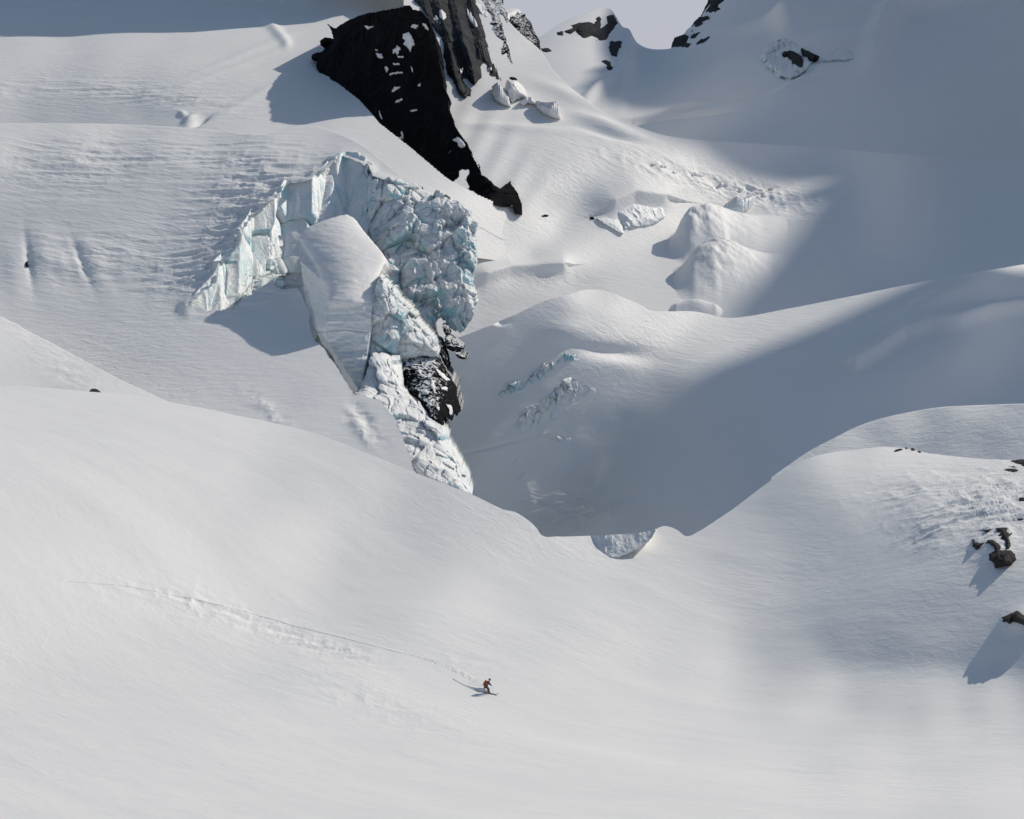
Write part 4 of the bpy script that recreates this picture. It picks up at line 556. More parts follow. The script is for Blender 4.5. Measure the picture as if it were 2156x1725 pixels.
# ---------------------------------------------------------------- far peak and right skyline rocks
FAR = [('small dark rock at the left end of the far peak', [(120,130),(150,118),(170,125),(172,148),(192,156),(165,166),(130,158)], 21),
  ('largest dark rock band under the far peak summit', [(175,140),(205,115),(240,95),(300,75),(325,60),(335,85),(330,120),(345,110),(360,75),(385,60),(400,80),(408,105),(380,140),(355,178),(315,180),(310,192),(285,165),(255,170),(235,150),(225,135),(200,150)], 22),
  ('split dark rock low on the right shoulder of the far peak', [(375,170),(390,182),(420,165),(455,170),(472,215),(460,238),(430,225),(415,215),(405,235),(405,252),(375,240),(362,205)], 23),
  ('slanting dark rock below the far peak shoulder', [(328,265),(350,258),(370,268),(385,295),(378,312),(350,290)], 24),
  ('narrow upright dark rock below the far peak shoulder', [(430,265),(440,250),(458,255),(455,275),(437,282),(437,305),(432,315),(420,295)], 25),
  ('tiniest dark rock at the bottom of the far peak rocks', [(345,325),(358,312),(362,330)], 26),
  ('little dark rock in the snow saddle left of the far peak', [(72,212),(105,208),(118,224),(95,230)], 27)]
for lab, q, sd in FAR: rock_on('rock_outcrop', lab, c3(q), H_sh, 22, 8, M_ROCKF, amp=3, sc=.06, back=30, jag=1.3, jstep=3, seed=sd, group='rocks on the far peak', sink=3)
SK = [('stepped dark rock at the foot of the right skyline ridge', [(638,200),(648,165),(690,150),(710,160),(700,185),(720,190),(705,204)], 28), ('dark rock in the middle of the right skyline ridge', [(700,142),(735,90),(752,72),(790,70),(800,82),(765,92),(770,104),(735,118),(722,140)], 29),
  ('dark rock high on the right skyline ridge at the frame edge', [(760,65),(790,12),(800,-20),(860,-20),(865,12),(835,22),(850,40),(820,62),(790,58)], 30), ('lone dark rock in the snow right of the skyline ridge', [(885,80),(905,73),(922,82),(910,96),(890,92)], 31),
  ('dark rock hugging the lower slope of the right skyline ridge', [(740,186),(760,170),(800,152),(806,158),(780,180),(745,198)], 32), ('small dark rock right of the middle of the skyline ridge', [(812,112),(828,90),(855,80),(860,90),(835,104),(822,118)], 33), ('dark crumb of rock inside the right skyline ridge', [(715,150),(745,128),(760,140),(735,165),(715,168)], 34)]
for lab, q, sd in SK: rock_on('rock_outcrop', lab, c3(q), H_sh, 22, 8, M_ROCKF, amp=3, sc=.06, back=30, jag=1.4, jstep=3, seed=sd, group='rocks on the right skyline', sink=3)
# ice pocket high on the shaded mountainside
ip = hold('ice_cave', 'round blue ice hollow with dark rock in it on the shaded mountainside', 'ice', H_sh.at(1660, 120))
io = rough_poly(c3([(1015,240),(1030,205),(1070,180),(1120,163),(1165,165),(1200,200),(1240,225),(1245,260),(1215,300),(1170,333),(1120,335),(1080,310),(1040,285)]), 1.5, 5, 40)
def IP(U, V):
    d = edge_dist(io, U, V); x = np.hypot(U-1682, V-118)
    return H_sh.depth(U, V)-15-8*np.exp(-((d-9)/7)**2)+6*smooth(6, 40, d)+5*fbm(U*.05, V*.05, 0, 4, 41, ridged=True)-2.5*broken(U, V, 0*U, 13.0, 46)
adopt(relief('ice_rim', io, 1.4, IP, M_BLUEICE, back=30), ip)
for q, sd in (([(1112,225),(1150,218),(1190,238),(1205,262),(1195,290),(1165,275),(1150,250),(1120,240)], 42), ([(1200,210),(1240,230),(1275,245),(1240,262),(1215,240)], 43)):
    o = rough_poly(c3(q), 1.6, 2.5, sd); adopt(relief('rock', o, 1.2, lambda U, V: IP(U, V)-4-dome(o, U, V, 6, 4), M_ROCKF, back=14, smooth_shade=False, disp=rocky(3, .08, sd)), ip)
io2 = rough_poly(c3([(1290,262),(1330,238),(1350,198),(1375,196),(1400,215),(1422,255),(1380,258)]), 1, 4, 44)
tag(relief('ice_bulge', io2, 1.4, lambda U, V: H_sh.depth(U, V)-12-dome(io2, U, V, 10, 12)+2*fbm(U*.06, V*.06, 0, 3, 45), M_BLUEICE, back=20), 'pale blue ice bulge right of the round ice hollow', 'ice')

# ---------------------------------------------------------------- the icefall
tops = np.array([(395,650),(426,628),(458,596),(490,545),(512,494),(535,459),(577,434),(602,397),(653,392),(692,360),(722,338),(775,358),(814,386),(874,400),(945,432),(1003,478),(1060,505)], float)
vt_ = curve(tops); _yd = C_sh.depth(tops[:, 0], tops[:, 1]); ye_ = lambda u: np.interp(u, tops[:, 0], _yd+np.array([0]*16+[0]))
def W_depth(U, V): return ye_(U)+1.5-.12*(V-vt_(U))
LP = np.array([(370,668),(405,615),(440,580),(450,556),(478,530),(490,520),(498,480),(520,445),(548,428),(566,418),(584,396),(594,380),(648,376),(684,346),(700,326),(722,320),(746,322),(784,346),(800,372),(800,640),(760,760),(760,860),(700,800),(640,700),(600,660),(540,650),(470,670)], float)
def W_disp(U, V, P):
    dv = V-vt_(U); w = ye_(U)-.020*dv*1.0+.6*vnoise(U*.05, V*.02, 0, 50); z = -dv*.12
    a = fbm(w*.16, z*.02, 1.0, 4, 51, .6, ridged=True); b = fbm(w*.55, z*.05, 4.0, 4, 52, .6, ridged=True)
    g, pv, po = cells(w*.085, z*.045, 0*w, 53); low = smooth(40, 200, dv)
    rub = broken(w, P[..., 0]*0+3, z, 4.0, 54)
    flute = smooth(-.35, .25, vnoise(w*.06, z*.03, 2, 48))          # fluted stretches between flat panels
    am = (1.3*a+.9*b)*(.25+.9*flute)*(1-.5*low)+1.9*pv*(1-.4*low)-1.0*np.exp(-(g/.06)**2)+1.5*rub*low
    return am[..., None]*np.array([.80, -.55, .05])
iw = tag(relief('ice_cliff', LP, 1.5, W_depth, M_ICEWALL, back=14, disp=W_disp, drop=0), 'fluted pale ice cliff cut into the glacier left of the leaning tower', 'ice cliff')
NP = rough_poly([(770,352),(790,372),(814,383),(846,394),(874,386),(910,402),(945,424),(977,447),(1003,476),(1000,500),(997,540),(999,565),(992,610),(1001,645),(990,682),(970,703),(945,690),(926,672),(905,690),(925,745),(905,770),(800,770),(780,600),(775,480)], 3, 6, 55)
def N_depth(U, V):
    return ye_(U)+2-.15*(V-vt_(U))-dome(NP, U, V, 3, 20)
def N_disp(U, V, P):
    x, y, z = P[..., 0], P[..., 1], P[..., 2]
    r = smooth(890, 950, U+.25*(V-500)); big = fbm(x*.045, y*.03, z*.06, 3, 56, .5, ridged=True)
    flu = fbm(x*.20+.05*z, y*.1, z*.03, 4, 57, .55, ridged=True); fine = fbm(x*.4, y*.3, z*.45, 3, 59, .6, ridged=True)
    am = (2.6*big+2.3*broken(x, y, z, 9.0, 58)+1.0*broken(x, y, z, 3.4, 62)+.25*fine)*(1-.6*r)+(2.6*flu+1.2*broken(x, y, z*.45, 4.5, 63)+.2*fine)*r
    return am[..., None]*np.array([.15, -.75, .4])
tag(relief('icefall', NP, 1.4, N_depth, M_ICEFALL, back=25, disp=N_disp, drop=0), 'broken blue and white icefall hanging right of the leaning tower', 'ice cliff')
# leaning tower: snow-capped block of ice
CAP = [(629,504),(638,489),(650,478),(676,466),(708,456),(730,452),(743,459),(764,485),(785,510),(800,528),(808,540),(810,555),(803,570),(799,578),(797,600),(796,612),(792,630),(788,646),(740,642),(690,638),(692,622),(691,610),(686,600),(679,591),(669,568),(657,546),(644,527)]
BODY = [(629,504),(644,520),(657,540),(670,560),(692,600),(700,560),(760,560),(806,560),(799,580),(797,612),(790,645),(791,690),(794,719),(788,740),(779,760),(775,783),(770,800),(764,818),(752,832),(737,824),(721,789),(701,751),(676,722),(668,700),(660,680),(654,655),(645,640),(640,610),(634,560)]
_t = rbf([(629,504,521),(650,480,525),(730,453,531),(785,510,519),(740,560,500),(808,545,507),(690,636,487),(740,641,486),(788,645,489),(660,545,512),(700,500,518),(800,600,497)], 80)
def M_body(U, V):
    front = 488-.05*(V-640)-1.2*np.sin(np.clip((U-690)/100, 0, 1)*np.pi)
    edge = np.interp(V, [500,530,550,600,640,690,720,830], [640,655,672,700,694,682,690,760])        # the corner between side and front
    yy = np.where(U > edge, front, front+np.clip(edge-U, 0, 60)*.55)
    right = np.interp(V, [560,640,700,780,830], [803,784,780,768,760]); yy = yy+np.clip(U-right, 0, 40)*1.1
    return np.maximum(yy, np.where(V < 640, _t(U, V)+1.5, 0))
tw = hold('ice_tower', 'leaning snow-capped ice tower with a flat front wall in the icefall', 'ice tower', pt(737, 823, 478))
co = rough_poly(CAP, 1.2, 6, 61)
adopt(relief('snow_cap', co, 1.5, lambda U, V: _t(U, V)-dome(co, U, V, 1.6, 7)+.35*fbm(U*.03, V*.09, 0, 4, 62), M_SNOW, back=30, drop=.1), tw)
bo = rough_poly(BODY, 1.6, 5, 63)
adopt(relief('ice_block', bo, 1.5, M_body, M_ICEBODY, back=26, disp=lambda U, V, P: (.7*fbm(P[..., 0]*.25, P[..., 1]*.25, P[..., 2]*.5, 5, 64, ridged=True)+.5*np.floor(3*fbm(P[..., 0]*.05, 0*U, P[..., 2]*.25, 3, 65))/3-.9*np.exp(-((V-(697+3*np.sin(U*.05)))/1.6)**2)*(U > 668)*(U < 792))[..., None]*np.array([-.1, -.95, 0]), drop=0), tw)
SL = rough_poly([(798,580),(806,588),(820,602),(842,626),(862,650),(881,674),(905,705),(919,722),(926,738),(922,752),(890,750),(866,756),(842,758),(815,756),(776,760),(772,720),(776,690),(778,640)], 1.6, 5, 66)
tag(relief('ice_slab', SL, 1.4, lambda U, V: 492+.06*(U-800)-.04*(V-650)-dome(SL, U, V, 4, 14), M_ICEFALL, back=22, disp=lambda U, V, P: (1.2*fbm(P[..., 0]*.08, P[..., 1]*.1, P[..., 2]*.08, 3, 67, .6, ridged=True)+1.1*broken(P[..., 0], P[..., 1], P[..., 2], 4.5, 67)+.4*broken(P[..., 0], P[..., 1], P[..., 2], 1.8, 70))[..., None]*np.array([.1, -.9, .2]), drop=0), 'triangular ice slab leaning on the right side of the ice tower', 'ice')
AP = rough_poly([(745,836),(756,815),(768,790),(784,750),(842,752),(846,790),(850,827),(866,836),(880,840),(890,856),(901,874),(917,886),(936,898),(942,915),(944,936),(952,948),(964,967),(972,982),(979,995),(986,1014),(994,1042),(940,1034),(890,1006),(850,960),(826,905),(800,872)], 1.6, 5, 68)
AP_d = rbf([(745,836,466),(768,790,474),(790,755,480),(842,754,486),(850,827,477),(880,840,474),(936,898,466),(964,967,458),(994,1042,450),(890,1006,447),(826,905,460),(800,872,463)], 70)
tag(relief('ice_apron', AP, 1.4, lambda U, V: AP_d(U, V)-dome(AP, U, V, 2.5, 12), M_APRON, back=20, disp=lambda U, V, P: (1.8*fbm(P[..., 0]*.06, P[..., 1]*.06, P[..., 2]*.07, 4, 69, .5, ridged=True)+.9*broken(P[..., 0], P[..., 1], P[..., 2], 6.0, 71)+.3*broken(P[..., 0], P[..., 1], P[..., 2], 2.2, 72))[..., None]*np.array([-.1, -.8, .4]), drop=0), 'tongue of rough ice running down below the ice tower beside black rock', 'ice')
# black rock under the icefall
QP = c7([(535,30),(560,20),(640,30),(690,45),(745,20),(790,100),(822,150),(835,175),(850,210),(862,270),(880,332),(862,358),(845,345),(832,350),(828,386),(805,370),(780,368),(778,408),(755,400),(728,382),(690,345),(645,302),(632,258),(560,235),(548,130)])
Q_fit = rbf([(842,752,494),(913,757,497),(963,819,492),(974,866,486),(936,897,470),(880,838,477),(850,827,483)], 60)
qk = hold('rock_outcrop', 'broad black rock with snow streaks under the icefall', 'rock', pt(934, 895, 470))
qo = rough_poly(QP, 1.8, 3.5, 71)
Qd = lambda U, V: Q_fit(U, V)-dome(qo, U, V, 3, 12)
adopt(relief('crag', qo, 1.2, Qd, M_ROCKS, back=25, disp=rocky(2.0, .18, 72), smooth_shade=False, drop=0), qk)
for q in ([(558,105),(580,95),(600,96),(575,110),(560,125)], [(648,108),(660,110),(668,130),(685,140),(680,150),(655,140)], [(648,220),(670,205),(690,222),(698,240),(665,232)], [(735,90),(770,120),(800,150),(815,160),(790,165),(760,140)], [(765,200),(800,200),(810,222),(780,215)], [(800,292),(830,300),(838,330),(815,352),(808,320)], [(738,310),(752,305),(760,320),(745,328)], [(700,150),(725,180),(735,230),(722,235),(712,200)], [(640,245),(652,230),(650,262)]):
    o = rough_poly(c7(q), 1.7, 1.6, 73); adopt(relief('snow_patch', o, .9, lambda U, V: Qd(U, V)-.8-dome(o, U, V, .8, 4), M_SNOW, back=4, disp=rocky(2.0, .18, 72)), qk)
for lab, q, sd in (('narrow black rock wedged at the right foot of the icefall', [(1706,1328),(1735,1330),(1760,1360),(1790,1440),(1800,1525),(1775,1500),(1745,1430),(1725,1370)], 74), ('small black rock at the very tip of the icefall', [(1758,1240),(1790,1245),(1808,1265),(1812,1300),(1785,1300),(1762,1270)], 75),
    ('black rock slab below the tip of the icefall', [(1780,1320),(1800,1310),(1850,1345),(1895,1380),(1903,1395),(1860,1385),(1830,1410),(1795,1390)], 76), ('lowest small black rock right of the icefall foot', [(1842,1415),(1880,1412),(1915,1435),(1926,1458),(1890,1462),(1855,1440)], 77)):
    o = rough_poly(c4(q), 2.2, 2.2, sd); dep = plane_fit([(932,690,515),(985,750,505),(930,770,500),(960,720,511)])
    tag(relief('rock_outcrop', o, 1.0, lambda U, V: dep(U, V)-dome(o, U, V, 2.5, 5), M_ROCKS, back=16, disp=rocky(1.3, .5, sd), smooth_shade=False, drop=0), lab, 'rock', 'black rocks by the icefall foot')

# ---------------------------------------------------------------- ice walls and blocks in the valley
def block_on(name, label, poly, sh, seed, mat, lean=.0, bulge=2.0, amp=1.2, sc=.2, back=10.0, cat='ice', step=1.3, wall=True):
    o = rough_poly(poly, 1.0, 4, seed); us = np.linspace(o[:, 0].min(), o[:, 0].max(), 60)
    vb = np.array([max([o[i, 1] for i in range(len(o)) if abs(o[i, 0]-u) < 8] or [o[:, 1].max()]) for u in us]); yb = sh.depth(us, vb)
    def dep(U, V):
        base = np.interp(U, us, yb) if wall else sh.depth(U, V)
        return base-.5-lean*(np.interp(U, us, vb)-V)*.1-dome(o, U, V, bulge, 9)
    return tag(relief(name, o, step, dep, mat, back=back, disp=lambda U, V, P: (amp*fbm(P[..., 0]*sc, P[..., 1]*sc, P[..., 2]*sc*.8, 5, seed, .55, ridged=True))[..., None]*np.array([-.2, -.9, .2]), drop=0), label, cat)
block_on('ice_wall', 'low smooth ice wall in the sunlit valley right of the cliff foot', c5([(972,190),(1008,138),(1090,132),(1165,130),(1200,150),(1225,185),(1238,240),(1190,275),(1140,292),(1040,297),(1005,312),(990,280),(975,240)]), G_sh, 81, M_ICEBODY, lean=-1.6, bulge=1.2, back=24)
block_on('ice_wall', 'shaded icy bank just left of the low smooth ice wall', c5([(842,250),(900,245),(965,230),(985,280),(1003,340),(960,325),(900,290),(860,265)]), G_sh, 82, M_ICEBODY, lean=-2.0, bulge=1, amp=.6)
block_on('ice_block', 'hollow-fronted snow block at the end of the avalanche tracks', c5([(1575,200),(1600,165),(1650,125),(1690,140),(1740,118),(1760,130),(1745,170),(1712,200),(1670,232),(1620,225)]), G_sh, 83, M_ICEBODY, lean=-.6, bulge=1, amp=.5)
block_on('ice_block', 'boxy sunlit ice block below the pillars, nearest the lit slope', c2([(1880,730),(1960,735),(2025,730),(2045,770),(2058,860),(2000,850),(1930,815),(1885,780)]), G_sh, 84, M_SNOW, lean=-.2, bulge=2)
block_on('ice_block', 'dark-sided ice block in the middle of the blocks below the pillars', c2([(1765,745),(1800,700),(1840,698),(1870,735),(1872,755),(1820,745),(1790,762)]), G_sh, 85, M_SNOW, bulge=1.5)
block_on('ice_block', 'rounded heap of ice directly under the pillars', c2([(1650,660),(1660,610),(1680,580),(1740,590),(1780,610),(1800,650),(1812,700),(1760,715),(1700,735),(1680,700)]), G_sh, 86, M_SNOW, bulge=4, lean=-.4, amp=1.6)
block_on('snow_bulge', 'smooth snow bulge hanging under the left pillars', c2([(1560,620),(1600,590),(1640,640),(1680,700),(1697,770),(1640,755),(1580,720),(1560,670)]), G_sh, 87, M_SNOW, bulge=3, lean=-.5, amp=.3, cat='snow')
def mound(name, label, poly, sh, crest, H, wl, wr, mat, seed, cat, sink=.25, step=1.5, wob=.07, edge=10.0, sc=.25, pw=2.0, grain=9.0, brk=0.0):
    """a body of snow standing on the slope: a crest line (u, v, height share), steep on its left, gentle on its right"""
    poly = np.asarray(poly, float); cr = np.asarray(crest, float)
    u0, v0 = poly.min(0)-step; u1, v1 = poly.max(0)+step; U, V = np.meshgrid(np.arange(u0, u1+step, step), np.arange(v0, v1+step, step))
    acc = np.zeros(U.shape); seg = np.concatenate([[0], np.cumsum(np.hypot(*np.diff(cr[:, :2], axis=0).T))]); sp = np.arange(0, seg[-1]+.1, grain*.4)
    cu, cv, ch = (np.interp(sp, seg, cr[:, k]) for k in range(3)); k5 = np.ones(5)/5
    cu, cv, ch = (np.convolve(np.pad(q, 2, 'edge'), k5, 'valid') for q in (cu, cv, ch)); tu, tv = np.gradient(cu), np.gradient(cv)
    for a_, b_, h_, p_, q_ in zip(cu, cv, ch, tu, tv):
        L = math.hypot(p_, q_); al = ((U-a_)*p_+(V-b_)*q_)/L; cr_ = (p_*(V-b_)-q_*(U-a_))/L
        w = wr+(wl-wr)*(.5+.5*np.tanh(cr_/min(3.0, wl*.4))); acc += (h_*np.exp(-(np.abs(cr_)/w)**pw-(al/grain)**2))**5
    pr = acc**.2
    m0 = inside(poly, U, V); ed = np.where(m0, 1-np.exp(-(edge_dist(poly, U, V)/edge)**2), 0)
    P = pt(U, V, sh.depth(U, V)); nn = fbm(P[..., 0]*sc, P[..., 1]*sc, 0, 4, seed)
    P[..., 2] += H*pr*ed*(1+wob*nn)-sink
    if brk: P[..., 2] += brk*pr*ed*broken(P[..., 0], P[..., 1], P[..., 2], 2.6, seed); P[..., 1] -= brk*.7*pr*ed*broken(P[..., 0], P[..., 1], P[..., 2], 1.6, seed+5)
    m = inside(poly, (U[:-1, :-1]+U[1:, 1:])/2, (V[:-1, :-1]+V[1:, 1:])/2)
    return tag(link_mesh(name, P.reshape(-1, 3), grid_faces(*U.shape, m), mat, attrs={'rough': np.full(U.shape, .35)}), label, cat)
mound('serac', 'twin-knobbed serac casting a shadow across the sunlit valley', [(1380,520),(1400,480),(1440,440),(1480,430),(1560,420),(1680,440),(1700,520),(1600,550),(1530,556),(1440,560),(1385,545)], G_sh, [(1650,462,.02),(1600,468,.14),(1555,476,.4),(1515,486,.72),(1492,497,1.0),(1474,502,.86),(1456,504,1.0),(1441,506,.8),(1427,508,.35),(1413,510,.04)], 9.8, 12, 42, M_SNOW, 88, 'serac', edge=22, wob=.1, step=1.2)
mound('serac', 'dome-topped serac with a triangular pale face below the twin-knobbed serac', [(1385,605),(1410,560),(1470,525),(1560,510),(1700,525),(1720,600),(1620,650),(1480,655),(1395,635)], G_sh, [(1670,540,.02),(1620,546,.14),(1575,551,.5),(1530,556,.88),(1498,560,1.0),(1472,566,.9),(1454,568,.7),(1438,571,.33),(1422,574,.04)], 8.0, 13, 48, M_SNOW, 89, 'serac', edge=22, wob=.1, step=1.2)
mound('snow_hump', 'low oval snow hump just behind the lit crest of the tongue', [(1390,640),(1430,628),(1480,625),(1540,645),(1545,672),(1480,675),(1400,672)], G_sh, [(1420,655,.6),(1465,654,1.0),(1510,660,.7)], 3.2, 14, 16, M_SNOW, 106, 'snow', edge=14)
CHUNKS = [(1470,368,11,6,'largest debris block on the avalanche tracks'),(1421,364,4,3,'small debris block left of the largest one on the tracks'),(1396,352,7,4,'flat debris block high on the avalanche tracks'),(1378,347,4,2.5,'uppermost debris crumb on the avalanche tracks'),(1560,402,5,3,'debris block right of the hollow snow block'),(1610,412,5,3,'debris block furthest right on the avalanche tracks'),(1625,398,4,2.5,'debris crumb beside the shadow edge on the tracks'),(1520,388,4,2.5,'debris crumb in the middle of the avalanche tracks')]
for k, (u, v, a, b, lab) in enumerate(CHUNKS):
    q = [(u+a*math.cos(t)*(1+.25*math.sin(3*t+k)), v+b*math.sin(t)) for t in np.linspace(0, 2*math.pi, 14)[:-1]]
    tag(block_on('snow_chunk', lab, q, G_sh, 90+k, M_SNOW, bulge=1.2, amp=.6, sc=.5, back=3, cat='snow chunk', step=.9), group='snow debris on the avalanche tracks')
mound('ice_block', 'long pale ice block lying in the shaded hollow below the lit crest', c5([(360,1450),(395,1370),(470,1300),(560,1230),(640,1160),(720,1150),(800,1210),(860,1250),(800,1310),(700,1380),(600,1420),(530,1460),(450,1500),(390,1495)]), J_sh, [(1085,905,.5),(1120,884,.9),(1160,855,.8),(1195,820,1.0),(1225,830,.7),(1250,836,.4)], 3.0, 26, 14, M_ICEBODY, 101, 'ice', edge=9, wob=.25, sc=.25, brk=.9, step=1.2)
mound('ice_rubble', 'broken line of ice rubble above the long pale ice block', c5([(240,1295),(300,1225),(380,1190),(430,1180),(520,1110),(600,1060),(640,1030),(740,1015),(740,1060),(650,1110),(600,1150),(510,1215),(450,1235),(380,1275),(310,1310)]), J_sh, [(1040,838,.5),(1062,824,.9),(1095,815,.5),(1115,798,1.0),(1150,778,.8),(1175,760,1.0),(1205,750,.5)], 1.3, 9, 8, M_ICEFALL, 102, 'ice', edge=6, wob=.6, sc=.6, brk=1.1, step=1.2)
mound('ice_block', 'small pale ice block alone low in the shaded hollow', c5([(545,1525),(560,1470),(620,1450),(690,1440),(720,1400),(740,1420),(720,1500),(680,1570),(600,1590)]), J_sh, [(1166,935,.8),(1185,925,1.0),(1205,905,.5)], 1.8, 13, 9, M_ICEBODY, 103, 'ice', edge=7, wob=.2, brk=.5)
# ---------------------------------------------------------------- boulders on the near slopes
NEAR = [('left stone of the row on top of the round hummock', c6([(968,446),(985,425),(1012,421),(1028,424),(1030,434),(1000,440)]), A_sh, .9, 4, 111), ('middle stone of the row on top of the round hummock', c6([(1026,426),(1042,416),(1058,424),(1064,434),(1040,438)]), A_sh, .9, 4, 112), ('right stone of the row on top of the round hummock', c6([(1060,430),(1078,419),(1093,428),(1098,440),(1075,440)]), A_sh, .9, 4, 113), ('low flat stone trailing right from the row on the hummock top', c6([(1098,440),(1120,436),(1135,448),(1118,455)]), A_sh, .5, 3, 114),
  ('black rock on the hummock skyline at the right frame edge', c6([(1640,497),(1660,490),(1700,486),(1760,484),(1840,500),(1840,560),(1760,545),(1719,528),(1700,514),(1665,502)]), A_sh, 2.2, 8, 115), ('flat dark boulder just below the skyline rock at right', c6([(1605,546),(1620,527),(1660,524),(1690,535),(1696,550),(1672,564),(1650,556),(1625,550)]), A_sh, 1.2, 5, 116), ('thin stone sliver half way down the right side of the hummock', c6([(1618,648),(1650,652),(1690,668),(1670,670),(1640,658)]), A_sh, .5, 3, 117),
  ('pebbly dark stone at the right edge above the split boulder', c6([(1682,702),(1700,698),(1722,708),(1740,722),(1719,728),(1695,718)]), A_sh, .6, 3, 118), ('lower pebbly dark stone at the right edge above the split boulder', c6([(1690,742),(1716,748),(1736,762),(1712,760)]), A_sh, .5, 3, 119), ('small brown stone right above the split boulder', c6([(1680,826),(1700,822),(1716,830),(1695,836)]), A_sh, .5, 3, 120)]
for lab, q, sh, H, r, sd in NEAR: rock_on('boulder', lab, q, sh, H, r, M_BOULDER, step=.8, amp=.22, sc=1.1, back=1.5, jag=.8, jstep=2, seed=sd, group='stones on the round hummock', sink=.15)
BA = c6([(1468,893),(1500,885),(1555,880),(1575,875),(1600,870),(1640,873),(1635,885),(1620,890),(1640,915),(1655,903),(1650,917),(1635,935),(1642,960),(1640,1000),(1612,1005),(1614,950),(1590,945),(1570,925),(1580,905),(1560,885),(1530,892),(1505,908),(1490,900)])
BB = c6([(1412,945),(1430,940),(1440,960),(1470,965),(1505,960),(1510,945),(1540,945),(1570,965),(1590,990),(1580,1005),(1600,1010),(1640,1005),(1670,1030),(1676,1060),(1650,1090),(1600,1100),(1560,1110),(1550,1075),(1525,1060),(1522,1030),(1550,1010),(1545,990),(1520,970),(1490,970),(1465,990),(1450,1005),(1425,985)])
rock_on('boulder', 'crooked upper boulder wrapped in snow on the right of the hummock', BA, A_up, 3.0, 6, M_BOULDER, step=.8, amp=.3, sc=.9, back=2, jag=.9, jstep=2, seed=121, group='stones on the round hummock', sink=.15)
rock_on('boulder', 'largest boulder with a long shadow on the right of the hummock', BB, A_up, 4.0, 7, M_BOULDER, step=.8, amp=.35, sc=.8, back=2, jag=.9, jstep=2, seed=122, group='stones on the round hummock', sink=.15)
rock_on('boulder', 'pointed lowest boulder at the right frame edge', c6([(1600,1392),(1640,1374),(1684,1355),(1719,1383),(1800,1400),(1830,1460),(1719,1436),(1690,1422),(1652,1412),(1640,1430),(1612,1410)]), A_up, 3.4, 8, M_BOULDER, step=.8, amp=.3, sc=.9, back=2, jag=.8, jstep=2, seed=123, group='stones on the round hummock', sink=.15)
rock_on('boulder', 'dark rounded boulder behind the edge of the bowl at left', c8([(855,1665),(865,1640),(885,1622),(915,1611),(945,1609),(975,1625),(1000,1650),(1012,1690),(860,1690)]), B_sh, 2.2, 6, M_BOULDER, step=.8, amp=.25, sc=.9, back=2, jag=.7, jstep=2, seed=124, sink=.15)
rock_on('boulder', 'tiny stone just above the dark rounded boulder at left', c8([(922,1580),(940,1574),(958,1592),(945,1600),(930,1595)]), B_sh, .7, 3, M_BOULDER, step=.8, amp=.15, sc=1.2, back=1, jag=.4, jstep=2, seed=125, sink=.1)
rock_on('rock_outcrop', 'lone black rock in a dark groove of the glacier at far left', c8([(246,378),(260,362),(276,356),(274,375),(284,400),(288,420),(254,421),(247,400)]), C_sh, 2.0, 4, M_ROCK, step=.9, amp=.4, sc=.6, back=4, jag=.5, jstep=2, seed=126)
# ---------------------------------------------------------------- the skier, the track and the spray
def A_surf(u, v, lift=0.0):
    U = np.atleast_2d(np.asarray(u, float)); V = np.atleast_2d(np.asarray(v, float)); P = pt(U, V, A_up.depth(U, V)); P[..., 2] += A_disp(U, V, P)+lift
    return P.reshape(np.shape(u)+(3,))
c9 = lambda x, y: (973.8+.04883*x, 1400.2+.04883*y)
def plain(name, col, rough=.6, spec=.3, weave=60.0):
    m, N, L, b = new_mat(name); tc = N.new('ShaderNodeTexCoord').outputs['Object']; n = nz(N, L, tc, weave, 3)
    cr = ramp(N, L, n.outputs['Fac'], [(.3, tuple(c*.75 for c in col)), (.7, tuple(min(1, c*1.2) for c in col))]); L.new(cr.outputs['Color'], b.inputs['Base Color'])
    b.inputs['Roughness'].default_value = rough; b.inputs['Specular IOR Level'].default_value = spec
    return m
M_NAVY = plain('navy_cloth', (.009, .012, .030), .8, .1); M_ORANGE = plain('orange_cloth', (.42, .12, .025)); M_TAN = plain('brown_cloth', (.16, .105, .075)); M_OLIVE = plain('boot_plastic', (.05, .06, .055), .4)
M_BLACK = plain('black_plastic', (.010, .010, .012), .6, .2); M_SKIN = plain('skin', (.45, .27, .19), .5); M_POLE = plain('grey_metal', (.16, .16, .17), .3, .5); M_RED = plain('dark_red_plastic', (.09, .012, .012), .35, .5); M_LENS = plain('dark_lens', (.02, .018, .015), .1, .8)
foot = A_surf(*[np.array(x) for x in c9(1150., 1192.)]); F = np.array(foot).ravel()
MPP = .04883*float(A_up.depth(*c9(1150., 1192.)))/FPX
def sk(px, py, dy=0.0): return (F[0]+(px-1150)*MPP, F[1]+dy, F[2]+(1192-py)*MPP+.02-dy*.20)
def skin_body(name, verts, edges, radii, root, mat, parent, sub=2):
    me = bpy.data.meshes.new(name); me.from_pydata([Vector(v) for v in verts], edges, []); ob = bpy.data.objects.new(name, me); COL.objects.link(ob)
    sm = ob.modifiers.new('skin', 'SKIN'); sm.use_smooth_shade = True; sm.branch_smoothing = .4
    for i, r in enumerate(radii):
        d = me.skin_vertices[0].data[i]; d.radius = (r, r) if isinstance(r, (int, float)) else r; d.use_root = (i == root)
    ss = ob.modifiers.new('sub', 'SUBSURF'); ss.levels = sub; ss.render_levels = sub
    me.materials.append(mat)
    if parent: adopt(ob, parent)
    return ob
person = hold('person', 'skier in a navy jacket crouching over the skis in a turn', 'person', F)
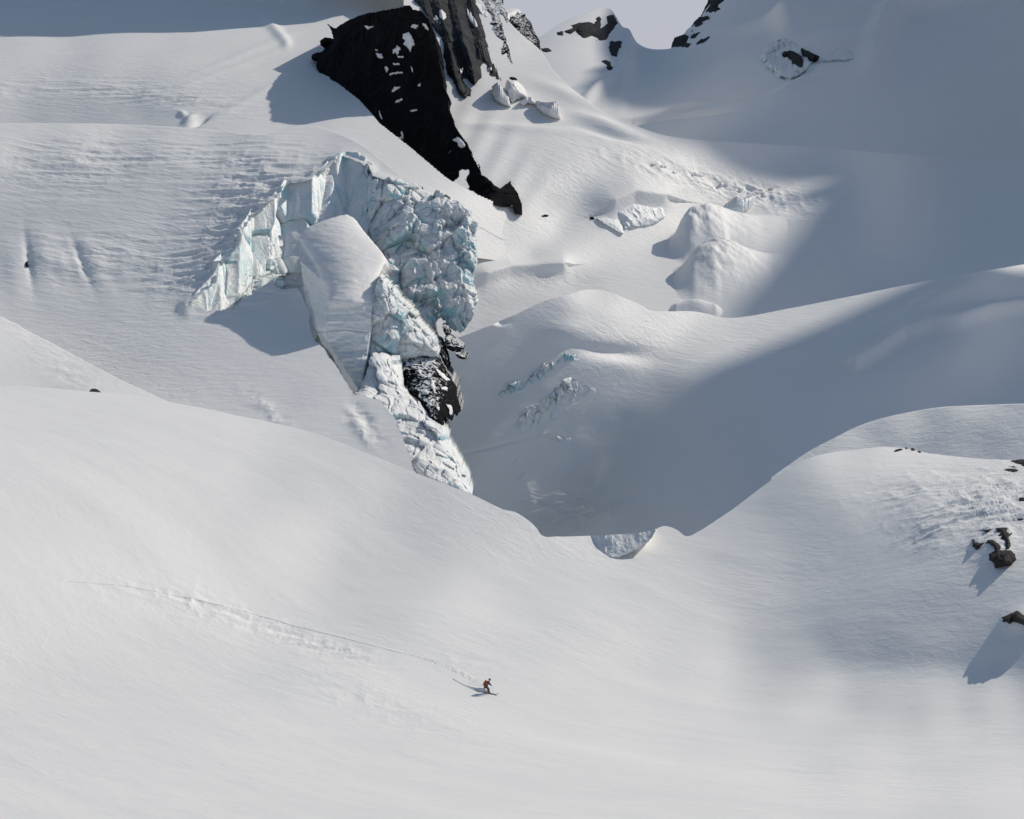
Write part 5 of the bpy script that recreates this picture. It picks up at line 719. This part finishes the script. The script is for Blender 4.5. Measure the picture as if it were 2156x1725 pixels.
JV = dict(pel=sk(1000,880), bel=sk(1030,810), che=sk(1085,735), nec=sk(1135,675), hed=sk(1158,640), top=sk(1172,600),
  hipF=sk(1010,895,-.14), kneF=sk(1140,990,-.14), ankF=sk(1145,1130,-.12), toeF=sk(1195,1168,-.15), hipB=sk(1000,890,.14), kneB=sk(1092,1000,.12), ankB=sk(1105,1130,.12), toeB=sk(1155,1160,.10),
  shF=sk(1120,715,-.19), elF=sk(1175,800,-.24), wrF=sk(1240,840,-.26), hnF=sk(1264,852,-.27), shB=sk(1095,700,.19), elB=sk(1000,780,.32), wrB=sk(955,850,.34), hnB=sk(935,866,.34))
names = list(JV); ix = {n: i for i, n in enumerate(names)}
RAD = dict(pel=.155, bel=.15, che=.165, nec=.062, hed=.085, top=.075, hipF=.10, kneF=.062, ankF=.045, toeF=.035, hipB=.10, kneB=.062, ankB=.045, toeB=.035, shF=.062, elF=.045, wrF=.03, hnF=.035, shB=.062, elB=.045, wrB=.03, hnB=.035)
for _n in ('bel', 'che', 'pel', 'shF', 'shB', 'nec'): RAD[_n] *= 1.12
ED = [('pel','bel'),('bel','che'),('che','nec'),('nec','hed'),('hed','top'),('pel','hipF'),('hipF','kneF'),('kneF','ankF'),('ankF','toeF'),('pel','hipB'),('hipB','kneB'),('kneB','ankB'),('ankB','toeB'),('che','shF'),('shF','elF'),('elF','wrF'),('wrF','hnF'),('che','shB'),('shB','elB'),('elB','wrB'),('wrB','hnB')]
skin_body('body', [JV[n] for n in names], [(ix[a], ix[b]) for a, b in ED], [RAD[n] for n in names], 0, M_SKIN, person)
def sub_skin(name, keys, edges, grow, mat):
    k = {n: i for i, n in enumerate(keys)}
    return skin_body(name, [JV[n] for n in keys], [(k[a], k[b]) for a, b in edges], [RAD[n]+grow for n in keys], 0, mat, person)
sub_skin('jacket', ['bel','pel','che','nec','shF','elF','wrF','shB','elB','wrB'], [('bel','pel'),('bel','che'),('che','nec'),('che','shF'),('shF','elF'),('elF','wrF'),('che','shB'),('shB','elB'),('elB','wrB')], .045, M_NAVY)
sub_skin('trousers', ['pel','hipF','kneF','ankF','hipB','kneB','ankB'], [('pel','hipF'),('hipF','kneF'),('kneF','ankF'),('pel','hipB'),('hipB','kneB'),('kneB','ankB')], .04, M_TAN)
for s in 'FB': 
    skin_body('boot', [np.array(JV['ank'+s])+[-.01, 0, .1], JV['ank'+s], JV['toe'+s]], [(0, 1), (1, 2)], [.075, .07, .05], 1, M_OLIVE, person)
    h = np.array(JV['hn'+s]); w = np.array(JV['wr'+s]); d = (h-w)/np.linalg.norm(h-w); up = np.cross(d, [0, 1, 0]); vv = [w, h]; ee = [(0, 1)]; rr = [.04, .045]
    for k, off in enumerate((-.036, -.012, .012, .036)):     # four fingers closed round the grip, and a thumb
        b = h+np.array([0, off, 0])+d*.03; n = len(vv); vv += [b, b+d*.03-up*.02, b+d*.01-up*.05]; ee += [(1, n), (n, n+1), (n+1, n+2)]; rr += [.012, .012, .010]
    n = len(vv); vv += [h+up*.0+np.array([0, -.05, -.01]), h+d*.02+np.array([0, -.03, -.05])]; ee += [(1, n), (n, n+1)]; rr += [.014, .012]
    skin_body('glove', vv, ee, rr, 1, M_BLACK, person, 1)
def ball(name, c, r, mat, parent, cut=None, seed=0):
    t, p = np.meshgrid(np.linspace(0, math.pi, 17), np.linspace(0, 2*math.pi, 29)[:-1], indexing='ij')
    q = np.stack([np.sin(t)*np.cos(p), np.sin(t)*np.sin(p), np.cos(t)], -1)*np.array(r)
    if cut is not None: q = cut(q)
    nr, nc = t.shape; i = np.arange((nr-1)*nc); a = i; b = (i//nc)*nc+(i % nc+1) % nc
    return adopt(link_mesh(name, (q+np.array(c)).reshape(-1, 3), np.stack([a, a+nc, b+nc, b], 1), mat), parent)
hd = np.array(JV['top'])
ball('helmet', hd+[-.005, 0, .03], (.125, .115, .115), M_BLACK, person, lambda q: np.where(q[..., 2:3] < -.04, q*[1, 1, .35], q))
ball('goggles', hd+[.085, -.015, -.045], (.045, .085, .042), M_LENS, person)
for e in (-1, 1): pass
ball('nose', hd+[.105, -.01, -.095], (.022, .016, .022), M_SKIN, person)
# backpack, poles and skis are things of their own
pk = hold('backpack', 'orange backpack on the back of the navy skier', 'backpack', sk(985, 740))
ax = np.array(sk(1050, 640))-np.array(sk(930, 850)); ax /= np.linalg.norm(ax); sd = np.array([0, 1.0, 0]); bk = np.cross(sd, ax); bk = bk if bk[0] < 0 else -bk
def pack(name, c, half, mat, rnd=.25):
    t, p = np.meshgrid(np.linspace(0, math.pi, 13), np.linspace(0, 2*math.pi, 25)[:-1], indexing='ij')
    q = np.stack([np.sin(t)*np.cos(p), np.sin(t)*np.sin(p), np.cos(t)], -1); q = np.sign(q)*np.abs(q)**rnd
    W = np.array(c)+q[..., :1]*half[0]*bk+q[..., 1:2]*half[1]*sd+q[..., 2:]*half[2]*ax
    nr, nc = t.shape; i = np.arange((nr-1)*nc); b = (i//nc)*nc+(i % nc+1) % nc
    return adopt(link_mesh(name, W.reshape(-1, 3), np.stack([i, i+nc, b+nc, b], 1), mat), pk)
pack('bag', sk(975, 745), (.15, .19, .30), M_ORANGE, .45); pack('lid', np.array(sk(1010, 640)), (.12, .16, .05), M_ORANGE, .6); pack('pocket', np.array(sk(915, 745)), (.045, .12, .13), M_ORANGE, .5)
for y in (-.13, .13): adopt(skin_body('shoulder_strap', [np.array(sk(1040, 640, y)), np.array(sk(1120, 680, y)), np.array(sk(1120, 780, y)), np.array(sk(1040, 840, y))], [(0, 1), (1, 2), (2, 3)], [.02]*4, 0, M_ORANGE, None, 1), pk)
def rod(name, a, b, ra, rb, mat, parent):
    a = np.array(a, float); b = np.array(b, float); d = (b-a)/np.linalg.norm(b-a); x = np.cross(d, [0.3, 1, .2]); x /= np.linalg.norm(x); y = np.cross(d, x); t = np.linspace(0, 2*math.pi, 11)[:-1]
    ring = np.cos(t)[:, None]*x+np.sin(t)[:, None]*y; V3 = np.concatenate([a+ring*ra, b+ring*rb, [a], [b]]); i = np.arange(10); j = (i+1) % 10
    return adopt(link_mesh(name, V3, [np.stack([i, j, j+10, i+10], 1), np.stack([j, i, np.full(10, 20)], 1), np.stack([i+10, j+10, np.full(10, 21)], 1)], mat), parent)
for lab, hx, tip in (('ski pole planted forward in the skier\'s front hand', JV['hnF'], sk(1345,1188,-.30)), ('ski pole trailing level behind the skier', JV['hnB'], sk(545,838,.40))):
    h = np.array(hx); t = np.array(tip); d = (t-h)/np.linalg.norm(t-h); p = hold('ski_pole', lab, 'ski pole', h, 'the skier\'s poles')
    rod('shaft', h-d*.02, t, .011, .008, M_POLE, p); rod('grip', h-d*.08, h+d*.06, .02, .018, M_BLACK, p); rod('basket', t-d*.075, t-d*.06, .012, .05, M_RED, p)
for lab, dy, o in (('ski under the nearer foot of the skier', -14., 0), ('ski under the farther foot of the skier', 6., 1)):
    a = np.array(A_surf(*[np.array(x) for x in c9(900., 1150.-dy)])).ravel(); b = np.array(A_surf(*[np.array(x) for x in c9(1555., 1278.-dy*.9)])).ravel()
    if np.linalg.norm(b-a) > 1.9: a = b+(a-b)/np.linalg.norm(b-a)*1.85
    d = (b-a)/np.linalg.norm(b-a); s = np.cross(d, [0, 0, 1]); s /= np.linalg.norm(s); L = np.linalg.norm(b-a); rows = []
    for q in np.linspace(0, 1, 25):
        w = .055*(1-.25*math.sin(math.pi*q))*(1 if q < .93 else max(.12, math.sqrt(max(0, 1-((q-.93)/.07)**2)))); z = .03+.22*max(0, (q-.78)/.22)**2
        c = a+d*L*q+[0, 0, z]; rows.append([c-s*w, c+s*w, c+s*w+[0, 0, .022], c-s*w+[0, 0, .022]])
    V3 = np.array(rows).reshape(-1, 3); fc = []
    for r in range(24):
        for k in range(4): fc.append([r*4+k, r*4+(k+1) % 4, (r+1)*4+(k+1) % 4, (r+1)*4+k])
    fc += [[3, 2, 1, 0], [96, 97, 98, 99]]
    p = hold('ski', lab, 'ski', a+d*L*.5, 'the skier\'s skis'); adopt(link_mesh('blade', V3, np.array(fc), M_RED, smooth_shade=False), p)
    m = a+d*L*(.5 if o == 0 else .45); adopt(rod('binding', m+[0, 0, .05]-d*.15, m+[0, 0, .05]+d*.15, .035, .035, M_BLACK, None) if False else rod('binding', m+[0, 0, .05]-d*.15, m+[0, 0, .05]+d*.15, .035, .035, M_BLACK, p), p)
# track: a groove with a low crumbly bank on both sides, widening into the turn
TR = np.array([(144,1226),(267,1236),(390,1259),(513,1287),(615,1316),(733,1345),(820,1367),(882,1381),(943,1402),(964,1412),(985,1423),(1004,1436)], float)
def track(name, pts, w0, w1, hgt, seed):
    pts = np.asarray(pts, float); s = np.concatenate([[0], np.cumsum(np.hypot(*np.diff(pts, axis=0).T))]); ss = np.arange(0, s[-1], 1.2)
    c = np.stack([np.interp(ss, s, pts[:, 0]), np.interp(ss, s, pts[:, 1])], -1); k = np.ones(15)/15; c = np.stack([np.convolve(np.pad(c[:, i], 7, 'edge'), k, 'valid') for i in (0, 1)], -1)
    f = (ss/s[-1])[:, None]; w = w0+(w1-w0)*f**6; x = np.linspace(-1, 1, 13)[None]
    U = c[:, :1]+0*x; V = c[:, 1:]+x*w
    P = A_surf(U, V); n = fbm(U*.30, V*.55, 0, 4, seed, .6, ridged=True)
    wide = smooth(2.0, 5.0, w); clod = np.clip(fbm(U*.22, V*.8, 0, 4, seed+4)*1.5+.15, 0, 1)
    h = hgt*((1-wide)*np.exp(-(x/.45)**2)*(.75+.3*n)*.5+wide*clod*.55*np.exp(-(x/.8)**4))
    h = h*(1-np.abs(x)**6)-.012*np.abs(x)**8
    P[..., 2] += h
    return tag(link_mesh(name, P.reshape(-1, 3), grid_faces(*U.shape), M_SNOW_NEAR, attrs={'rough': np.full(U.shape, .6)}), kind='structure')
track('ski_track', TR, 1.3, 9.0, .15, 201)
track('ski_track', [(952,1427),(962,1433),(976,1440),(992,1448),(1006,1454),(1020,1459)], 2.0, 4.0, .16, 202)
# spray: a low wing of thrown snow with loose clots
xs, ts = np.meshgrid(np.linspace(0, 1, 110), np.linspace(0, 1, 26)); lu, lv = c9(120., 800.); ru, rv = c9(1120., 1190.)
U = lu+(ru-lu)*xs; V = lv+(rv-lv)*xs+3.0*np.sin(xs*math.pi)
P = A_surf(U, V); hw = .62*xs**1.3*(1-.55*smooth(.82, 1, xs))*(1+.35*fbm(xs*16, ts*4, 0, 4, 203)); P[..., 2] += (np.sin(ts*math.pi)**.8)*hw-.01; P[..., 1] += ts*(.25+.5*xs); P[..., 0] -= ts*.25
tag(link_mesh('snow_spray', P.reshape(-1, 3), grid_faces(*xs.shape), M_SNOW_NEAR, attrs={'rough': np.full(xs.shape, 1.0)}), 'wing of powder snow thrown up behind the skier', 'snow spray', kind='stuff')
cl = []; fc = []
for k in range(260):
    t = rng.random()**.7; u, v = c9(150+950*t+rng.normal()*40, 430+rng.random()*430*(.4+.6*(1-t))+300*t); r = .012+.035*rng.random()**3; c = np.array(A_surf(np.array(u), np.array(v))).ravel()+[0, 0, r*.3]
    b = len(cl); q = rng.normal(size=(6, 3))*.25
    for d, o in zip(([1,0,0],[-1,0,0],[0,1,0],[0,-1,0],[0,0,1],[0,0,-1]), q): cl.append(c+(np.array(d)+o)*r)
    fc += [[b+i, b+j, b+l] for i, j, l in ((0,2,4),(2,1,4),(1,3,4),(3,0,4),(2,0,5),(1,2,5),(3,1,5),(0,3,5))]
tag(link_mesh('snow_clots', np.array(cl), np.array(fc), M_SNOW_NEAR, attrs={'rough': np.full(len(cl), .2)}), 'crumbs of snow scattered along the end of the ski track', 'snow', kind='stuff')
